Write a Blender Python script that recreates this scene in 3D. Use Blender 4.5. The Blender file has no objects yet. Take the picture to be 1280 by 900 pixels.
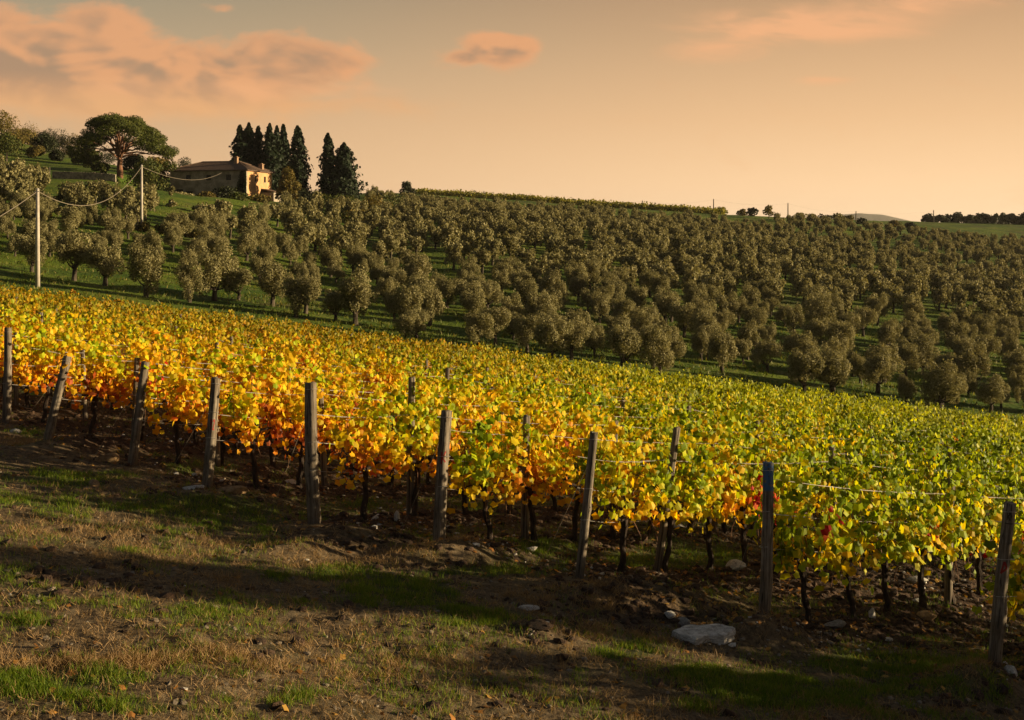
import bpy, bmesh, math, random
import numpy as np
R = math.radians
rng = np.random.default_rng(7)
random.seed(7)
S = bpy.context.scene
C = S.collection

# ------------------------------------------------------------------ camera, light, exposure
FPX = 1500.0                       # focal length in pixels of the 1280 px wide photograph
HZ = 290.0                         # eye level in that photograph
cam_d = bpy.data.cameras.new('camera'); cam = bpy.data.objects.new('camera', cam_d); C.objects.link(cam)
cam.location = (0, 0, 0); cam.rotation_euler = (R(90), 0, 0)
cam_d.sensor_width = 36; cam_d.lens = 36*FPX/1280; cam_d.shift_y = -(450-HZ)/1280
cam_d.clip_end = 20000; cam_d.clip_start = 0.1
S.camera = cam
SUN_AZ = 1.0                      # degrees from +x (picture right) towards +y (away from the camera)
SUN_EL = 8.0
sv = (math.cos(R(SUN_AZ))*math.cos(R(SUN_EL)), math.sin(R(SUN_AZ))*math.cos(R(SUN_EL)), math.sin(R(SUN_EL)))
sd = bpy.data.lights.new('sun', 'SUN'); sd.energy = 5.0; sd.angle = R(0.6); sd.color = (1.0, 0.77, 0.45)
so = bpy.data.objects.new('sun', sd); C.objects.link(so)
from mathutils import Vector, Matrix
so.rotation_euler = Vector(sv).to_track_quat('Z', 'Y').to_euler(); so.location = (60, 20, 60)
vs = S.view_settings
vs.view_transform = 'Standard'; vs.look = 'None'; vs.gamma = 1; vs.exposure = 1.05; vs.use_curve_mapping = False
S.cycles.max_bounces = 5; S.cycles.diffuse_bounces = 2; S.cycles.transmission_bounces = 3; S.cycles.glossy_bounces = 2
S.cycles.volume_bounces = 0; S.cycles.use_denoising = True; S.cycles.transparent_max_bounces = 4
S.cycles.caustics_reflective = False; S.cycles.caustics_refractive = False

class NB:                          # small node-graph writer
    def __init__(s, nt): s.nt = nt; s.N = nt.nodes; s.L = nt.links
    def put(s, inp, v):
        if v is None: return
        if isinstance(v, bpy.types.NodeSocket): s.L.new(v, inp)
        elif isinstance(v, tuple) and len(v) == 3 and inp.type == 'RGBA': inp.default_value = (*v, 1)
        else: inp.default_value = v
    def m(s, op, a, b=None, c=None, clamp=False):
        n = s.N.new('ShaderNodeMath'); n.operation = op; n.use_clamp = clamp
        for i, v in enumerate((a, b, c)): s.put(n.inputs[i], v)
        return n.outputs[0]
    def vm(s, op, a, b=None):
        n = s.N.new('ShaderNodeVectorMath'); n.operation = op
        s.put(n.inputs[0], a); s.put(n.inputs[1], b)
        return n.outputs['Value'] if op in ('DOT_PRODUCT', 'LENGTH') else n.outputs[0]
    def mix(s, f, a, b, blend='MIX'):
        n = s.N.new('ShaderNodeMix'); n.data_type = 'RGBA'; n.blend_type = blend
        s.put(n.inputs[0], f); s.put(n.inputs[6], a); s.put(n.inputs[7], b); return n.outputs[2]
    def noise(s, vec, scale, detail=4, rough=.55, dist=0):
        n = s.N.new('ShaderNodeTexNoise'); s.put(n.inputs['Vector'], vec)
        n.inputs['Scale'].default_value = scale; n.inputs['Detail'].default_value = detail
        n.inputs['Roughness'].default_value = rough; n.inputs['Distortion'].default_value = dist
        return n.outputs[0]
    def ss(s, v, lo, hi, a=0., b=1.):
        n = s.N.new('ShaderNodeMapRange'); n.interpolation_type = 'SMOOTHSTEP'
        s.put(n.inputs[0], v); s.put(n.inputs[1], lo); s.put(n.inputs[2], hi); s.put(n.inputs[3], a); s.put(n.inputs[4], b)
        return n.outputs[0]
    def ramp(s, f, stops, interp='LINEAR'):
        n = s.N.new('ShaderNodeValToRGB'); s.put(n.inputs[0], f); cr = n.color_ramp; cr.interpolation = interp
        while len(cr.elements) < len(stops): cr.elements.new(.5)
        for e, (p, c) in zip(cr.elements, stops): e.position = p; e.color = (*c, 1)
        return n.outputs[0]
    def xyz(s, v):
        n = s.N.new('ShaderNodeSeparateXYZ'); s.put(n.inputs[0], v); return n.outputs
    def comb(s, x, y, z):
        n = s.N.new('ShaderNodeCombineXYZ')
        for i, v in enumerate((x, y, z)): s.put(n.inputs[i], v)
        return n.outputs[0]
    def attr(s, name):
        n = s.N.new('ShaderNodeAttribute'); n.attribute_name = name; return n
    def bump(s, h, strength=.5, dist=.02):
        n = s.N.new('ShaderNodeBump'); s.put(n.inputs['Height'], h); s.put(n.inputs['Strength'], strength)
        n.inputs['Distance'].default_value = dist; return n.outputs[0]

def lin(r, g, b):
    f = lambda c: ((c/255+.055)/1.055)**2.4 if c/255 > .04045 else c/255/12.92
    return (f(r), f(g), f(b))

# ------------------------------------------------------------------ sky
W = bpy.data.worlds.new('World'); S.world = W; W.use_nodes = True
b = NB(W.node_tree); b.N.clear()
STR = 0.12
sky = b.N.new('ShaderNodeTexSky'); sky.sky_type = 'NISHITA'; sky.sun_disc = False
sky.sun_elevation = R(SUN_EL); sky.sun_rotation = R(90-SUN_AZ); sky.dust_density = 3; sky.ozone_density = 2; sky.air_density = 1.5
tc = b.N.new('ShaderNodeTexCoord'); gen = tc.outputs['Generated']
gx, gy, gz = b.xyz(gen)
az = b.m('ARCTAN2', gx, gy)        # 0 straight ahead, grows to the right
el = b.m('ARCSINE', gz)
cool = b.ramp(b.m('MULTIPLY', el, 1/R(60), clamp=True), [
    (0.0, lin(224, 182, 138)), (0.035, lin(219, 178, 135)), (0.09, lin(202, 165, 127)), (0.15, lin(168, 149, 120)),
    (0.19, lin(145, 136, 113)), (0.32, lin(112, 108, 100)), (0.6, lin(72, 76, 80)), (1.0, lin(56, 66, 78))])
warm = b.ramp(b.m('MULTIPLY', el, 1/R(60), clamp=True), [
    (0.0, lin(255, 216, 172)), (0.035, lin(251, 208, 161)), (0.09, lin(230, 184, 137)), (0.15, lin(202, 159, 117)),
    (0.19, lin(182, 140, 102)), (0.32, lin(128, 110, 96)), (0.6, lin(76, 78, 80)), (1.0, lin(58, 66, 78))])
sunh = b.vm('DOT_PRODUCT', gen, sv)
grad = b.mix(b.ss(az, R(-26), R(20)), cool, warm)
back = b.ss(b.m('ABSOLUTE', az), R(75), R(150))
grad = b.mix(back, grad, b.ramp(b.m('MULTIPLY', el, 1/R(60), clamp=True), [
    (0.0, lin(136, 118, 102)), (.3, lin(90, 90, 92)), (1.0, lin(56, 66, 78))]))
def px2az(px): return math.atan2((px-640)/FPX, 1)
def px2el(px, py): return math.atan2((HZ-py)/FPX, math.hypot(1, (px-640)/FPX))
cv = b.comb(b.m('MULTIPLY', az, 1.0), b.m('MULTIPLY', el, 1.9), 0.)
nz = b.noise(cv, 13, 9, .58, .35)
nz1 = b.noise(cv, 13, 3, .5, .35)
nz2 = b.noise(b.vm('ADD', cv, (0.014, 0.010, 0.)), 13, 3, .5, .35)
fine = b.noise(cv, 44, 5, .6, .2)
total = None
for (cx, cy, rx, ry, k) in [(60, 84, 200, 58, 1.35), (250, 100, 160, 46, 1.3), (120, 112, 200, 34, 1.3), (345, 74, 90, 34, 1.1), (130, 30, 75, 28, .9),
                            (0, 40, 70, 36, .9), (210, 126, 240, 17, 1.05), (425, 80, 50, 20, .6),
                            (628, 62, 50, 23, 1.2), (580, 72, 46, 14, .8), (275, 10, 34, 8, .5)]:
    dx = b.m('MULTIPLY', b.m('SUBTRACT', az, px2az(cx)), FPX/rx)
    dy = b.m('MULTIPLY', b.m('SUBTRACT', el, px2el(cx, cy)), FPX/ry)
    e = b.m('MULTIPLY', b.m('EXPONENT', b.m('MULTIPLY', b.m('ADD', b.m('MULTIPLY', dx, dx), b.m('MULTIPLY', dy, dy)), -1.)), k)
    total = e if total is None else b.m('MAXIMUM', total, e)
dens = b.m('ADD', total, b.m('ADD', b.m('MULTIPLY', b.m('SUBTRACT', nz, .5), 1.5), b.m('MULTIPLY', b.m('SUBTRACT', fine, .5), .4)))
cover = b.ss(dens, b.ss(el, px2el(200, 130), px2el(200, 60), .06, .28), b.ss(el, px2el(200, 130), px2el(200, 60), .85, .68))
litc = b.ss(b.m('ADD', b.m('SUBTRACT', nz1, nz2), b.m('MULTIPLY', b.m('SUBTRACT', fine, .5), .12)), -.11, .09)
low = b.ss(el, px2el(200, 140), px2el(200, 85))
edge = b.ss(dens, .75, 1.25)       # thick hearts are mauve, thin rims catch the sun
shade = b.m('MULTIPLY', b.m('MULTIPLY', b.ss(dens, .4, .95), b.m('ADD', .25, b.m('MULTIPLY', low, .75))), b.m('SUBTRACT', 1.05, litc), clamp=True)
ccol = b.mix(shade, b.mix(low, lin(228, 168, 114), lin(226, 158, 108)), lin(164, 128, 101))
skyc = b.mix(b.m('MULTIPLY', cover, .86), grad, ccol)
wisp = None                        # thin high wisps on the right
for (cx, cy, rx, ry, k) in [(1010, 30, 190, 34, 1.), (1030, 100, 60, 10, .8), (900, 62, 110, 26, .7), (300, 112, 330, 26, .6), (1180, 5, 120, 20, .8)]:
    dx = b.m('MULTIPLY', b.m('SUBTRACT', az, px2az(cx)), FPX/rx)
    dy = b.m('MULTIPLY', b.m('SUBTRACT', el, px2el(cx, cy)), FPX/ry)
    e = b.m('MULTIPLY', b.m('EXPONENT', b.m('MULTIPLY', b.m('ADD', b.m('MULTIPLY', dx, dx), b.m('MULTIPLY', dy, dy)), -1.)), k)
    wisp = e if wisp is None else b.m('MAXIMUM', wisp, e)
wn = b.noise(b.comb(b.m('ADD', az, b.m('MULTIPLY', el, 1.2)), b.m('MULTIPLY', el, 3.2), 0.), 11, 6, .55, 1.2)
skyc = b.mix(b.m('MULTIPLY', b.ss(b.m('MULTIPLY', wisp, wn), .18, .55), .85), skyc, lin(238, 172, 122))
skyc = b.mix(b.ss(el, R(-2), R(-14)), skyc, (.05, .04, .03))
KX = 2**-1.05/STR*1.12
scaled = b.mix(1.0, skyc, (KX, KX, KX, 1), 'MULTIPLY')
final = b.mix(.06, scaled, sky.outputs[0])
bg = b.N.new('ShaderNodeBackground'); b.L.new(final, bg.inputs[0]); bg.inputs[1].default_value = STR
wo = b.N.new('ShaderNodeOutputWorld'); b.L.new(bg.outputs[0], wo.inputs[0])
W.cycles.sampling_method = 'MANUAL'; W.cycles.sample_map_resolution = 512

# ------------------------------------------------------------------ noise for geometry
def _h(ix, iy, s):
    n = (ix.astype(np.int64)*374761393 + iy.astype(np.int64)*668265263 + s*974634777) & 0xffffffff
    n = ((n ^ (n >> 13))*1274126177) & 0xffffffff
    return ((n ^ (n >> 16)) & 0xffff)/65535.
def vnoise(x, y, s=0):
    x = np.asarray(x, float); y = np.asarray(y, float)
    ix = np.floor(x); iy = np.floor(y); fx = x-ix; fy = y-iy
    fx = fx*fx*(3-2*fx); fy = fy*fy*(3-2*fy); ix = ix.astype(np.int64); iy = iy.astype(np.int64)
    return (_h(ix, iy, s)*(1-fx)+_h(ix+1, iy, s)*fx)*(1-fy) + (_h(ix, iy+1, s)*(1-fx)+_h(ix+1, iy+1, s)*fx)*fy
def fbm(x, y, s=0, o=4, g=.5):
    t = 0; a = 1; n = 0
    for k in range(o):
        t = t + a*vnoise(x*2**k+17.3*k, y*2**k-9.1*k, s+k); n += a; a *= g
    return t/n
def sstep(v, lo, hi):
    t = np.clip((v-lo)/(hi-lo), 0, 1); return t*t*(3-2*t)

# ------------------------------------------------------------------ terrain
PA, PB, PC = -.13, -.079, -3.35
TX = np.array([-2600, -900, -300, 0, 160, 320, 480, 640, 800, 960, 1120, 1280, 1600, 2300, 4000], float)
TU = (TX-640)/FPX
TD = np.array([60, 75, 100, 150, 235, 300, 360, 450, 700, 1500, 6000], float)
def zy(D, y): return (HZ-y)/FPX*D
cols = {
    0:    [-4.3, 2.2, 13.0, 22.5, 27, 25, 8, -30, -60],
    160:  [-5.6, 0.2, 11.0, 15.6, 15.5, 12, 2, -30, -60],
    320:  [-6.9, -2.4, 6.2, 8.3, 8.6, 6, 0, -30, -60],
    480:  [-8.3, -4.9, 2.6, 7.2, 11.5, 12.5, 2, -30, -60],
    640:  [-9.7, -6.2, 1.0, 5.4, 9.6, 10.4, 3, -30, -60],
    800:  [-11., -8.0, -1.5, 2.6, 6.9, 7.4, 2, -30, -60],
    960:  [-12.5, -10., -4.6, -.6, 4.3, 5.2, 1, -30, -60],
    1120: [-13.9, -12.2, -7.6, -3.3, 0.4, 3.9, 1, -30, -60],
    1280: [-15.3, -13.9, -10.0, -6.2, -2.4, 2.6, 3.5, -30, -60],
    1600: [-18.6, -17.5, -14., -10., -6, -1, 3, -30, -60],
    2300: [-25, -25, -23, -20, -16, -12, -4, -30, -60],
    4000: [-40, -42, -44, -44, -42, -40, -38, -40, -60],
    -300: [-1.6, 6.0, 19, 30, 34, 30, 8, -30, -60],
    -900: [3., 10, 24, 34, 38, 32, 10, -30, -60],
    -2600: [16, 22, 34, 40, 42, 36, 12, -30, -60],
}
TZ = np.zeros((len(TX), len(TD)))
for i, cx in enumerate(TX):
    u = (cx-640)/FPX
    TZ[i, 0] = PA*u*60+PB*60+PC; TZ[i, 1] = PA*u*75+PB*75+PC; TZ[i, 2:] = cols[int(cx)]
def _herm(p0, p1, m0, m1, t):
    t2 = t*t; t3 = t2*t
    return (2*t3-3*t2+1)*p0+(t3-2*t2+t)*m0+(-2*t3+3*t2)*p1+(t3-t2)*m1
def _slopes(xs, Z, axis):
    d = np.diff(Z, axis=axis)/(np.diff(xs)[:, None] if axis == 0 else np.diff(xs)[None, :])
    if axis == 0: m = np.concatenate([d[:1], (d[1:]+d[:-1])/2, d[-1:]], 0)
    else: m = np.concatenate([d[:, :1], np.where(d[:, 1:]*d[:, :-1] > 0, 2*d[:, 1:]*d[:, :-1]/(d[:, 1:]+d[:, :-1]+1e-12), 0), d[:, -1:]], 1)
    return m
MU = _slopes(TU, TZ, 0); MD = _slopes(TD, TZ, 1); MD[:, 0] = (TZ[:, 1]-TZ[:, 0])/15; MD[:, 1] = (TZ[:, 2]-TZ[:, 1])/25
MUD = _slopes(TU, MD, 0)
def table(x, y):
    y = np.maximum(y, 60.); u = np.clip(x/y, TU[0], TU[-1]-1e-6); D = np.clip(y, TD[0], TD[-1]-1e-3)
    i = np.clip(np.searchsorted(TU, u, 'right')-1, 0, len(TU)-2); j = np.clip(np.searchsorted(TD, D, 'right')-1, 0, len(TD)-2)
    hd = TD[j+1]-TD[j]; td = (D-TD[j])/hd; hu = TU[i+1]-TU[i]; tu = (u-TU[i])/hu
    def row(Z, M, k): return _herm(Z[k, j], Z[k, j+1], M[k, j]*hd, M[k, j+1]*hd, td)
    zm = np.zeros_like(MUD)
    return _herm(row(TZ, MD, i), row(TZ, MD, i+1), row(MU, zm, i)*hu, row(MU, zm, i+1)*hu, tu)
def base(x, y):
    x = np.asarray(x, float); y = np.asarray(y, float)
    pl = PA*x+PB*y+PC
    w = sstep(y, 66, 75)
    z = pl*(1-w)+table(x, y)*w
    far = sstep(y, 95, 140)
    hw = sstep(np.hypot((x+60)*1.1, (y-231)*.75), 18, 12)
    z = z*(1-hw)+6.2*hw
    z = z + far*(1-hw)*(fbm(x/21, y/21, 40, 3)-.5)*1.2 + sstep(y, 500, 900)*(fbm(x/260, y/260, 44, 3)-.5)*22
    return z

# row geometry of the vineyard: end posts and their bases, measured
RD = np.array([.7, .714]); RD /= np.linalg.norm(RD); RN = np.array([-RD[1], RD[0]])
ENDS_PX = [(1243, 860, 17, 205, .075), (955, 800, 6, 188, .072), (724, 733, 18, 184, .062), (549, 695, 9, 165, .085),
           (393, 658, -4, 176, .092), (259, 615, 9, 135, .086), (165, 588, 18, 128, .08), (60, 562, 22, 104, .085), (8, 530, 2, 118, .08)]
def on_plane(px, py):
    X = (px-640)/FPX; Z = (HZ-py)/FPX; d = PC/(Z-PA*X-PB); return np.array([X*d, d])
ENDS = [on_plane(p[0], p[1]) for p in ENDS_PX]
ROWS = [(e[0], e[1], k) for k, e in enumerate(ENDS)]       # x, y of the end post, index
e = np.array(ENDS[0])
pre = []
for k in range(1, 2):
    q = e + np.array([2.35*.93, -1.9])*k*1.0
    pre.append((q[0], q[1], -k))
e = np.array(ENDS[8])
for k in range(9, 33):
    e = e + np.array([-.854, .52])*2.36 + np.array([.0, .05])
    ROWS.append((e[0], e[1], k))
ROWS = pre + ROWS
YFAR = 73.0
QS = np.array(sorted(r[0]*RN[0]+r[1]*RN[1] for r in ROWS))
EX = np.array([r[0] for r in sorted(ROWS, key=lambda r: r[0])]); EY = np.array([r[1] for r in sorted(ROWS, key=lambda r: r[0])])
def row_dist(x, y):                # distance to the nearest row line
    q = x*RN[0]+y*RN[1]
    i = np.clip(np.searchsorted(QS, q), 1, len(QS)-1)
    return np.minimum(np.abs(q-QS[i-1]), np.abs(q-QS[i]))
def inside(x, y, m=0.):            # how far beyond the line of end posts (positive inside)
    yl = np.interp(x, EX, EY)
    return y-yl
def img(x, y, z):
    yy = np.maximum(y, .5); return 640+FPX*x/yy, HZ-FPX*z/yy
def blobs(px, py, L):
    t = np.zeros_like(px)
    for cx, cy, rx, ry, k in L:
        t = np.maximum(t, k*np.exp(-(((px-cx)/rx)**2+((py-cy)/ry)**2)))
    return t
GREEN = [(300, 760, 60, 10, .55), (420, 715, 120, 12, .7), (700, 850, 120, 14, .6), (560, 820, 70, 10, .5), (400, 870, 120, 12, .5), (1000, 700, 90, 8, .6), (150, 690, 60, 10, .5), (700, 690, 60, 8, .9), (60, 600, 130, 14, 1.), (20, 630, 90, 16, .7), (240, 640, 140, 13, 1.), (330, 655, 110, 12, .8), (500, 742, 110, 24, 1.0), (590, 778, 70, 18, .95), (640, 718, 90, 10, 1.),
         (830, 700, 130, 14, 1.1), (600, 635, 60, 10, .7), (430, 632, 80, 8, .8), (1120, 832, 190, 20, 1.05), (1000, 866, 190, 30, 1.), (860, 850, 90, 22, .7), (60, 865, 110, 30, 1.), (150, 895, 160, 14, .9), (30, 780, 60, 14, .5), (330, 880, 80, 12, .6), (240, 830, 60, 10, .45),
         (210, 655, 90, 26, .6), (780, 820, 60, 16, .6), (1190, 800, 50, 12, .7), (100, 640, 110, 14, .6), (1230, 880, 60, 22, .6), (30, 540, 60, 8, .6), (240, 590, 60, 8, .9)]
SOIL = [(430, 680, 70, 14, .9), (560, 710, 100, 10, .7), (800, 765, 120, 24, 1.2), (860, 740, 90, 14, 1.), (680, 800, 30, 10, 1.), (960, 805, 70, 14, .9), (90, 725, 110, 14, .5), (1200, 870, 70, 20, .8),
        (130, 580, 80, 8, .6), (270, 625, 110, 8, .8)]
HAY = [(60, 552, 70, 8, .9), (180, 600, 40, 7, .9), (700, 765, 110, 12, .7), (500, 705, 60, 10, .7), (950, 808, 60, 12, .9), (1200, 862, 50, 14, .8), (640, 755, 60, 8, .6), (230, 625, 60, 7, .5), (560, 690, 40, 8, .8),
       (120, 835, 240, 18, .5), (400, 830, 260, 18, .4), (780, 800, 60, 16, .8)]
def cover(x, y, z):
    """soil, green, hay: what the near ground is made of"""
    px, py = img(x, y, z)
    n1 = fbm(x/1.1, y/1.1, 3, 4); n2 = fbm(x/.35, y/.35, 9, 3); n3 = fbm(x/3., y/3., 14, 3)
    ins = sstep(inside(x, y), -.5, .8)
    rdist = row_dist(x, y)
    q = x*RN[0]+y*RN[1]
    strip = sstep(rdist+.5*(n1-.5), .45, .85)      # between the rows
    turf = strip*sstep(vnoise(q/2.6+3, (x*RD[0]+y*RD[1])/7, 21)+.5*(n1-.5), .45, .62)
    gb = blobs(px, py, GREEN)
    near = sstep(y, 32, 24)
    g = np.where(y < 40, np.clip(sstep(gb*near+(n1-.5)*1.3+(n2-.5)*1.0, .34, .80), 0, 1), 0)
    g = np.maximum(g, ins*turf*(1-.75*near))
    g = np.maximum(g, (1-ins)*.35*sstep(n1+.5*(n2-.5), .58, .75))
    s = np.maximum(ins*(1-.5*turf), blobs(px, py, SOIL)*sstep(n2*.5+n1*.5, .3, .5)*near)
    s = np.clip(s*(1-g), 0, 1)
    h = np.clip(blobs(px, py, HAY)*near*sstep(n1*.4+n2*.6, .3, .6)*1.3+(1-ins)*.3*sstep(n3+.5*(n2-.5), .5, .7), 0, 1)*(1-.7*g)
    return s, g, h
def relief(x, y, z0):
    s, g, h = cover(x, y, z0)
    near = sstep(y, 60, 30)
    rd = row_dist(x, y); ins = sstep(inside(x, y), -1.0, .5)
    px, py = img(x, y, z0)
    berm = ins*.10*np.exp(-(rd/.45)**2)
    mound = .30*blobs(px, py, [(800, 755, 120, 14, 1.), (430, 675, 70, 10, .8), (560, 702, 80, 7, .7), (950, 803, 55, 9, .9), (1215, 868, 60, 14, .9), (680, 798, 26, 8, .3), (380, 690, 60, 7, .5), (90, 565, 90, 6, .5), (290, 628, 100, 6, .5)])*near
    clod = (fbm(x/.26, y/.26, 31, 4, .55)-.5)*.17*s + (np.abs(fbm(x/.10, y/.10, 35, 2)-.5))*.07*s
    track = (fbm(x/.5, y/.5, 51, 4, .6)-.5)*.07*(1-s) + (fbm(x/.09, y/.09, 57, 3)-.5)*.036*(1-s)
    big = (fbm(x/3.4, y/3.4, 61, 3)-.5)*.22
    return near*(berm+mound+clod+track+big*sstep(y, 60, 20)), s, g, h
def ground(x, y):
    x = np.atleast_1d(np.asarray(x, float)); y = np.atleast_1d(np.asarray(y, float))
    z0 = base(x, y); r = relief(x, y, z0)[0]
    return z0+r
def at(px, py, lo=8., hi=1400.):
    """world point where the sight line through a photo pixel first meets the ground"""
    d = np.geomspace(lo, hi, 2500); X = (px-640)/FPX; Z = (HZ-py)/FPX
    g = base(X*d, d); k = np.argmax(Z*d <= g)
    if k == 0: k = len(d)-1 if Z*d[0] > g[0] else 1
    dd = d[k]; return X*dd, dd, float(g[k])
def gz1(x, y): return float(ground(x, y)[0])

# ------------------------------------------------------------------ mesh helpers
def mesh_np(name, V, faces, attrs=None, smooth=False, mats=None, midx=None):
    """V Nx3; faces: list of (F x n) int arrays"""
    me = bpy.data.meshes.new(name); V = np.asarray(V, np.float32)
    me.vertices.add(len(V)); me.vertices.foreach_set('co', V.ravel())
    loops = np.concatenate([np.asarray(f, np.int32).ravel() for f in faces])
    cnt = np.concatenate([np.full(len(f), f.shape[1], np.int32) for f in faces])
    st = np.concatenate([[0], np.cumsum(cnt)[:-1]]).astype(np.int32)
    me.loops.add(len(loops)); me.loops.foreach_set('vertex_index', loops)
    me.polygons.add(len(cnt)); me.polygons.foreach_set('loop_start', st); me.polygons.foreach_set('loop_total', cnt)
    if smooth: me.polygons.foreach_set('use_smooth', np.ones(len(cnt), bool))
    else: me.polygons.foreach_set('use_smooth', np.zeros(len(cnt), bool))
    for k, a in (attrs or {}).items():
        a = np.asarray(a, np.float32)
        at_ = me.attributes.new(k, 'FLOAT_VECTOR' if a.ndim == 2 else 'FLOAT', 'POINT')
        at_.data.foreach_set('vector' if a.ndim == 2 else 'value', a.ravel())
    for m in (mats or []): me.materials.append(m)
    if midx is not None: me.polygons.foreach_set('material_index', np.asarray(midx, np.int32))
    me.update(calc_edges=True); me.validate()
    return me
class MB:
    def __init__(s): s.V = []; s.F = []; s.n = 0
    def add(s, V, F):
        s.V.append(np.asarray(V, float)); 
        for f in F: s.F.append(tuple(int(i)+s.n for i in f))
        s.n += len(V)
    def box(s, a, c, M=None):
        (x0, y0, z0), (x1, y1, z1) = a, c
        V = np.array([(x, y, z) for x in (x0, x1) for y in (y0, y1) for z in (z0, z1)])
        if M is not None: V = V@M.T
        s.add(V, [(0, 1, 3, 2), (4, 6, 7, 5), (0, 4, 5, 1), (2, 3, 7, 6), (0, 2, 6, 4), (1, 5, 7, 3)])
    def tube(s, P, r, n=6, cap=True, jit=0.):
        P = np.asarray(P, float); r = np.broadcast_to(np.asarray(r, float), (len(P),))
        T = np.gradient(P, axis=0); T /= np.linalg.norm(T, axis=1)[:, None]+1e-9
        up = np.array([0, 0, 1.]) if abs(T[0][2]) < .9 else np.array([1., 0, 0])
        V = []
        for p, t, q in zip(P, T, r):
            a = np.cross(t, up); a /= np.linalg.norm(a)+1e-9; c = np.cross(a, t)
            up = c
            for k in range(n):
                th = 2*math.pi*k/n; rr = q*(1+jit*random.uniform(-1, 1))
                V.append(p+(a*math.cos(th)+c*math.sin(th))*rr)
        F = []
        for i in range(len(P)-1):
            for k in range(n):
                k2 = (k+1) % n; F.append((i*n+k, i*n+k2, (i+1)*n+k2, (i+1)*n+k))
        if cap: F.append(tuple(range(n-1, -1, -1))); F.append(tuple((len(P)-1)*n+k for k in range(n)))
        s.add(V, F)
    def mesh(s, name, mat=None, smooth=False):
        me = bpy.data.meshes.new(name); me.from_pydata(np.concatenate(s.V).tolist(), [], s.F)
        if smooth: me.polygons.foreach_set('use_smooth', np.ones(len(me.polygons), bool))
        if mat: me.materials.append(mat)
        me.update(); return me
def link(name, me, parent=None, loc=None, rotz=None, scale=None):
    o = bpy.data.objects.new(name, me); C.objects.link(o)
    if parent: o.parent = parent
    if loc is not None: o.location = loc
    if rotz is not None: o.rotation_euler = (0, 0, rotz)
    if scale is not None: o.scale = scale if isinstance(scale, tuple) else (scale,)*3
    return o
def tag(o, label=None, cat=None, group=None, kind=None):
    if label: o['label'] = label
    if cat: o['category'] = cat
    if group: o['group'] = group
    if kind: o['kind'] = kind
    return o
def empty(name, loc, rotz=0., scale=None):
    return link(name, None, None, loc, rotz, scale)
ORD = ['zeroth', 'first', 'second', 'third', 'fourth', 'fifth', 'sixth', 'seventh', 'eighth', 'ninth', 'tenth', 'eleventh', 'twelfth', 'thirteenth',
       'fourteenth', 'fifteenth', 'sixteenth', 'seventeenth', 'eighteenth', 'nineteenth', 'twentieth']
def ordw(n):
    if n <= 20: return ORD[n]
    tens = {2: 'twenty', 3: 'thirty', 4: 'forty', 5: 'fifty', 6: 'sixty', 7: 'seventy', 8: 'eighty', 9: 'ninety'}[n//10]
    return tens[:-1]+'ieth' if n % 10 == 0 else tens+'-'+ORD[n % 10]

# ------------------------------------------------------------------ materials
def newmat(name):
    m = bpy.data.materials.new(name); m.use_nodes = True; nt = m.node_tree; nt.nodes.clear(); n = NB(nt)
    out = nt.nodes.new('ShaderNodeOutputMaterial'); return m, n, out
def pbr(n, out, col, rough=.8, normal=None, spec=.3):
    p = n.N.new('ShaderNodeBsdfPrincipled'); n.put(p.inputs['Base Color'], col); n.put(p.inputs['Roughness'], rough)
    p.inputs['Specular IOR Level'].default_value = spec
    if normal is not None: n.L.new(normal, p.inputs['Normal'])
    n.L.new(p.outputs[0], out.inputs[0]); return p
def objc(n): return n.N.new('ShaderNodeTexCoord').outputs['Object']
def wpos(n): return n.N.new('ShaderNodeNewGeometry').outputs['Position']
def simple(name, c1, c2, scale=4, rough=.85, bump=.4, bd=.01, stretch=None, detail=6):
    m, n, out = newmat(name); v = objc(n)
    if stretch: v = n.vm('MULTIPLY', v, stretch)
    f = n.noise(v, scale, detail, .6); f2 = n.noise(v, scale*5.3, 4, .6)
    col = n.mix(n.ss(n.m('ADD', n.m('MULTIPLY', f, .65), n.m('MULTIPLY', f2, .35)), .36, .64), c1, c2)
    pbr(n, out, col, rough, n.bump(n.m('ADD', f, f2), bump, bd)); return m
def leafmat(name, colfn, trans=.4, rough=.55, tmul=(1.3, 1.25, .6)):
    m, n, out = newmat(name); col = colfn(n)
    d = n.N.new('ShaderNodeBsdfPrincipled'); n.put(d.inputs['Base Color'], col); d.inputs['Roughness'].default_value = rough
    d.inputs['Specular IOR Level'].default_value = .14
    t = n.N.new('ShaderNodeBsdfTranslucent'); n.L.new(n.mix(1., col, tmul, 'MULTIPLY'), t.inputs[0])
    mx = n.N.new('ShaderNodeMixShader'); mx.inputs[0].default_value = trans
    n.L.new(d.outputs[0], mx.inputs[1]); n.L.new(t.outputs[0], mx.inputs[2]); n.L.new(mx.outputs[0], out.inputs[0]); return m

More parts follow.
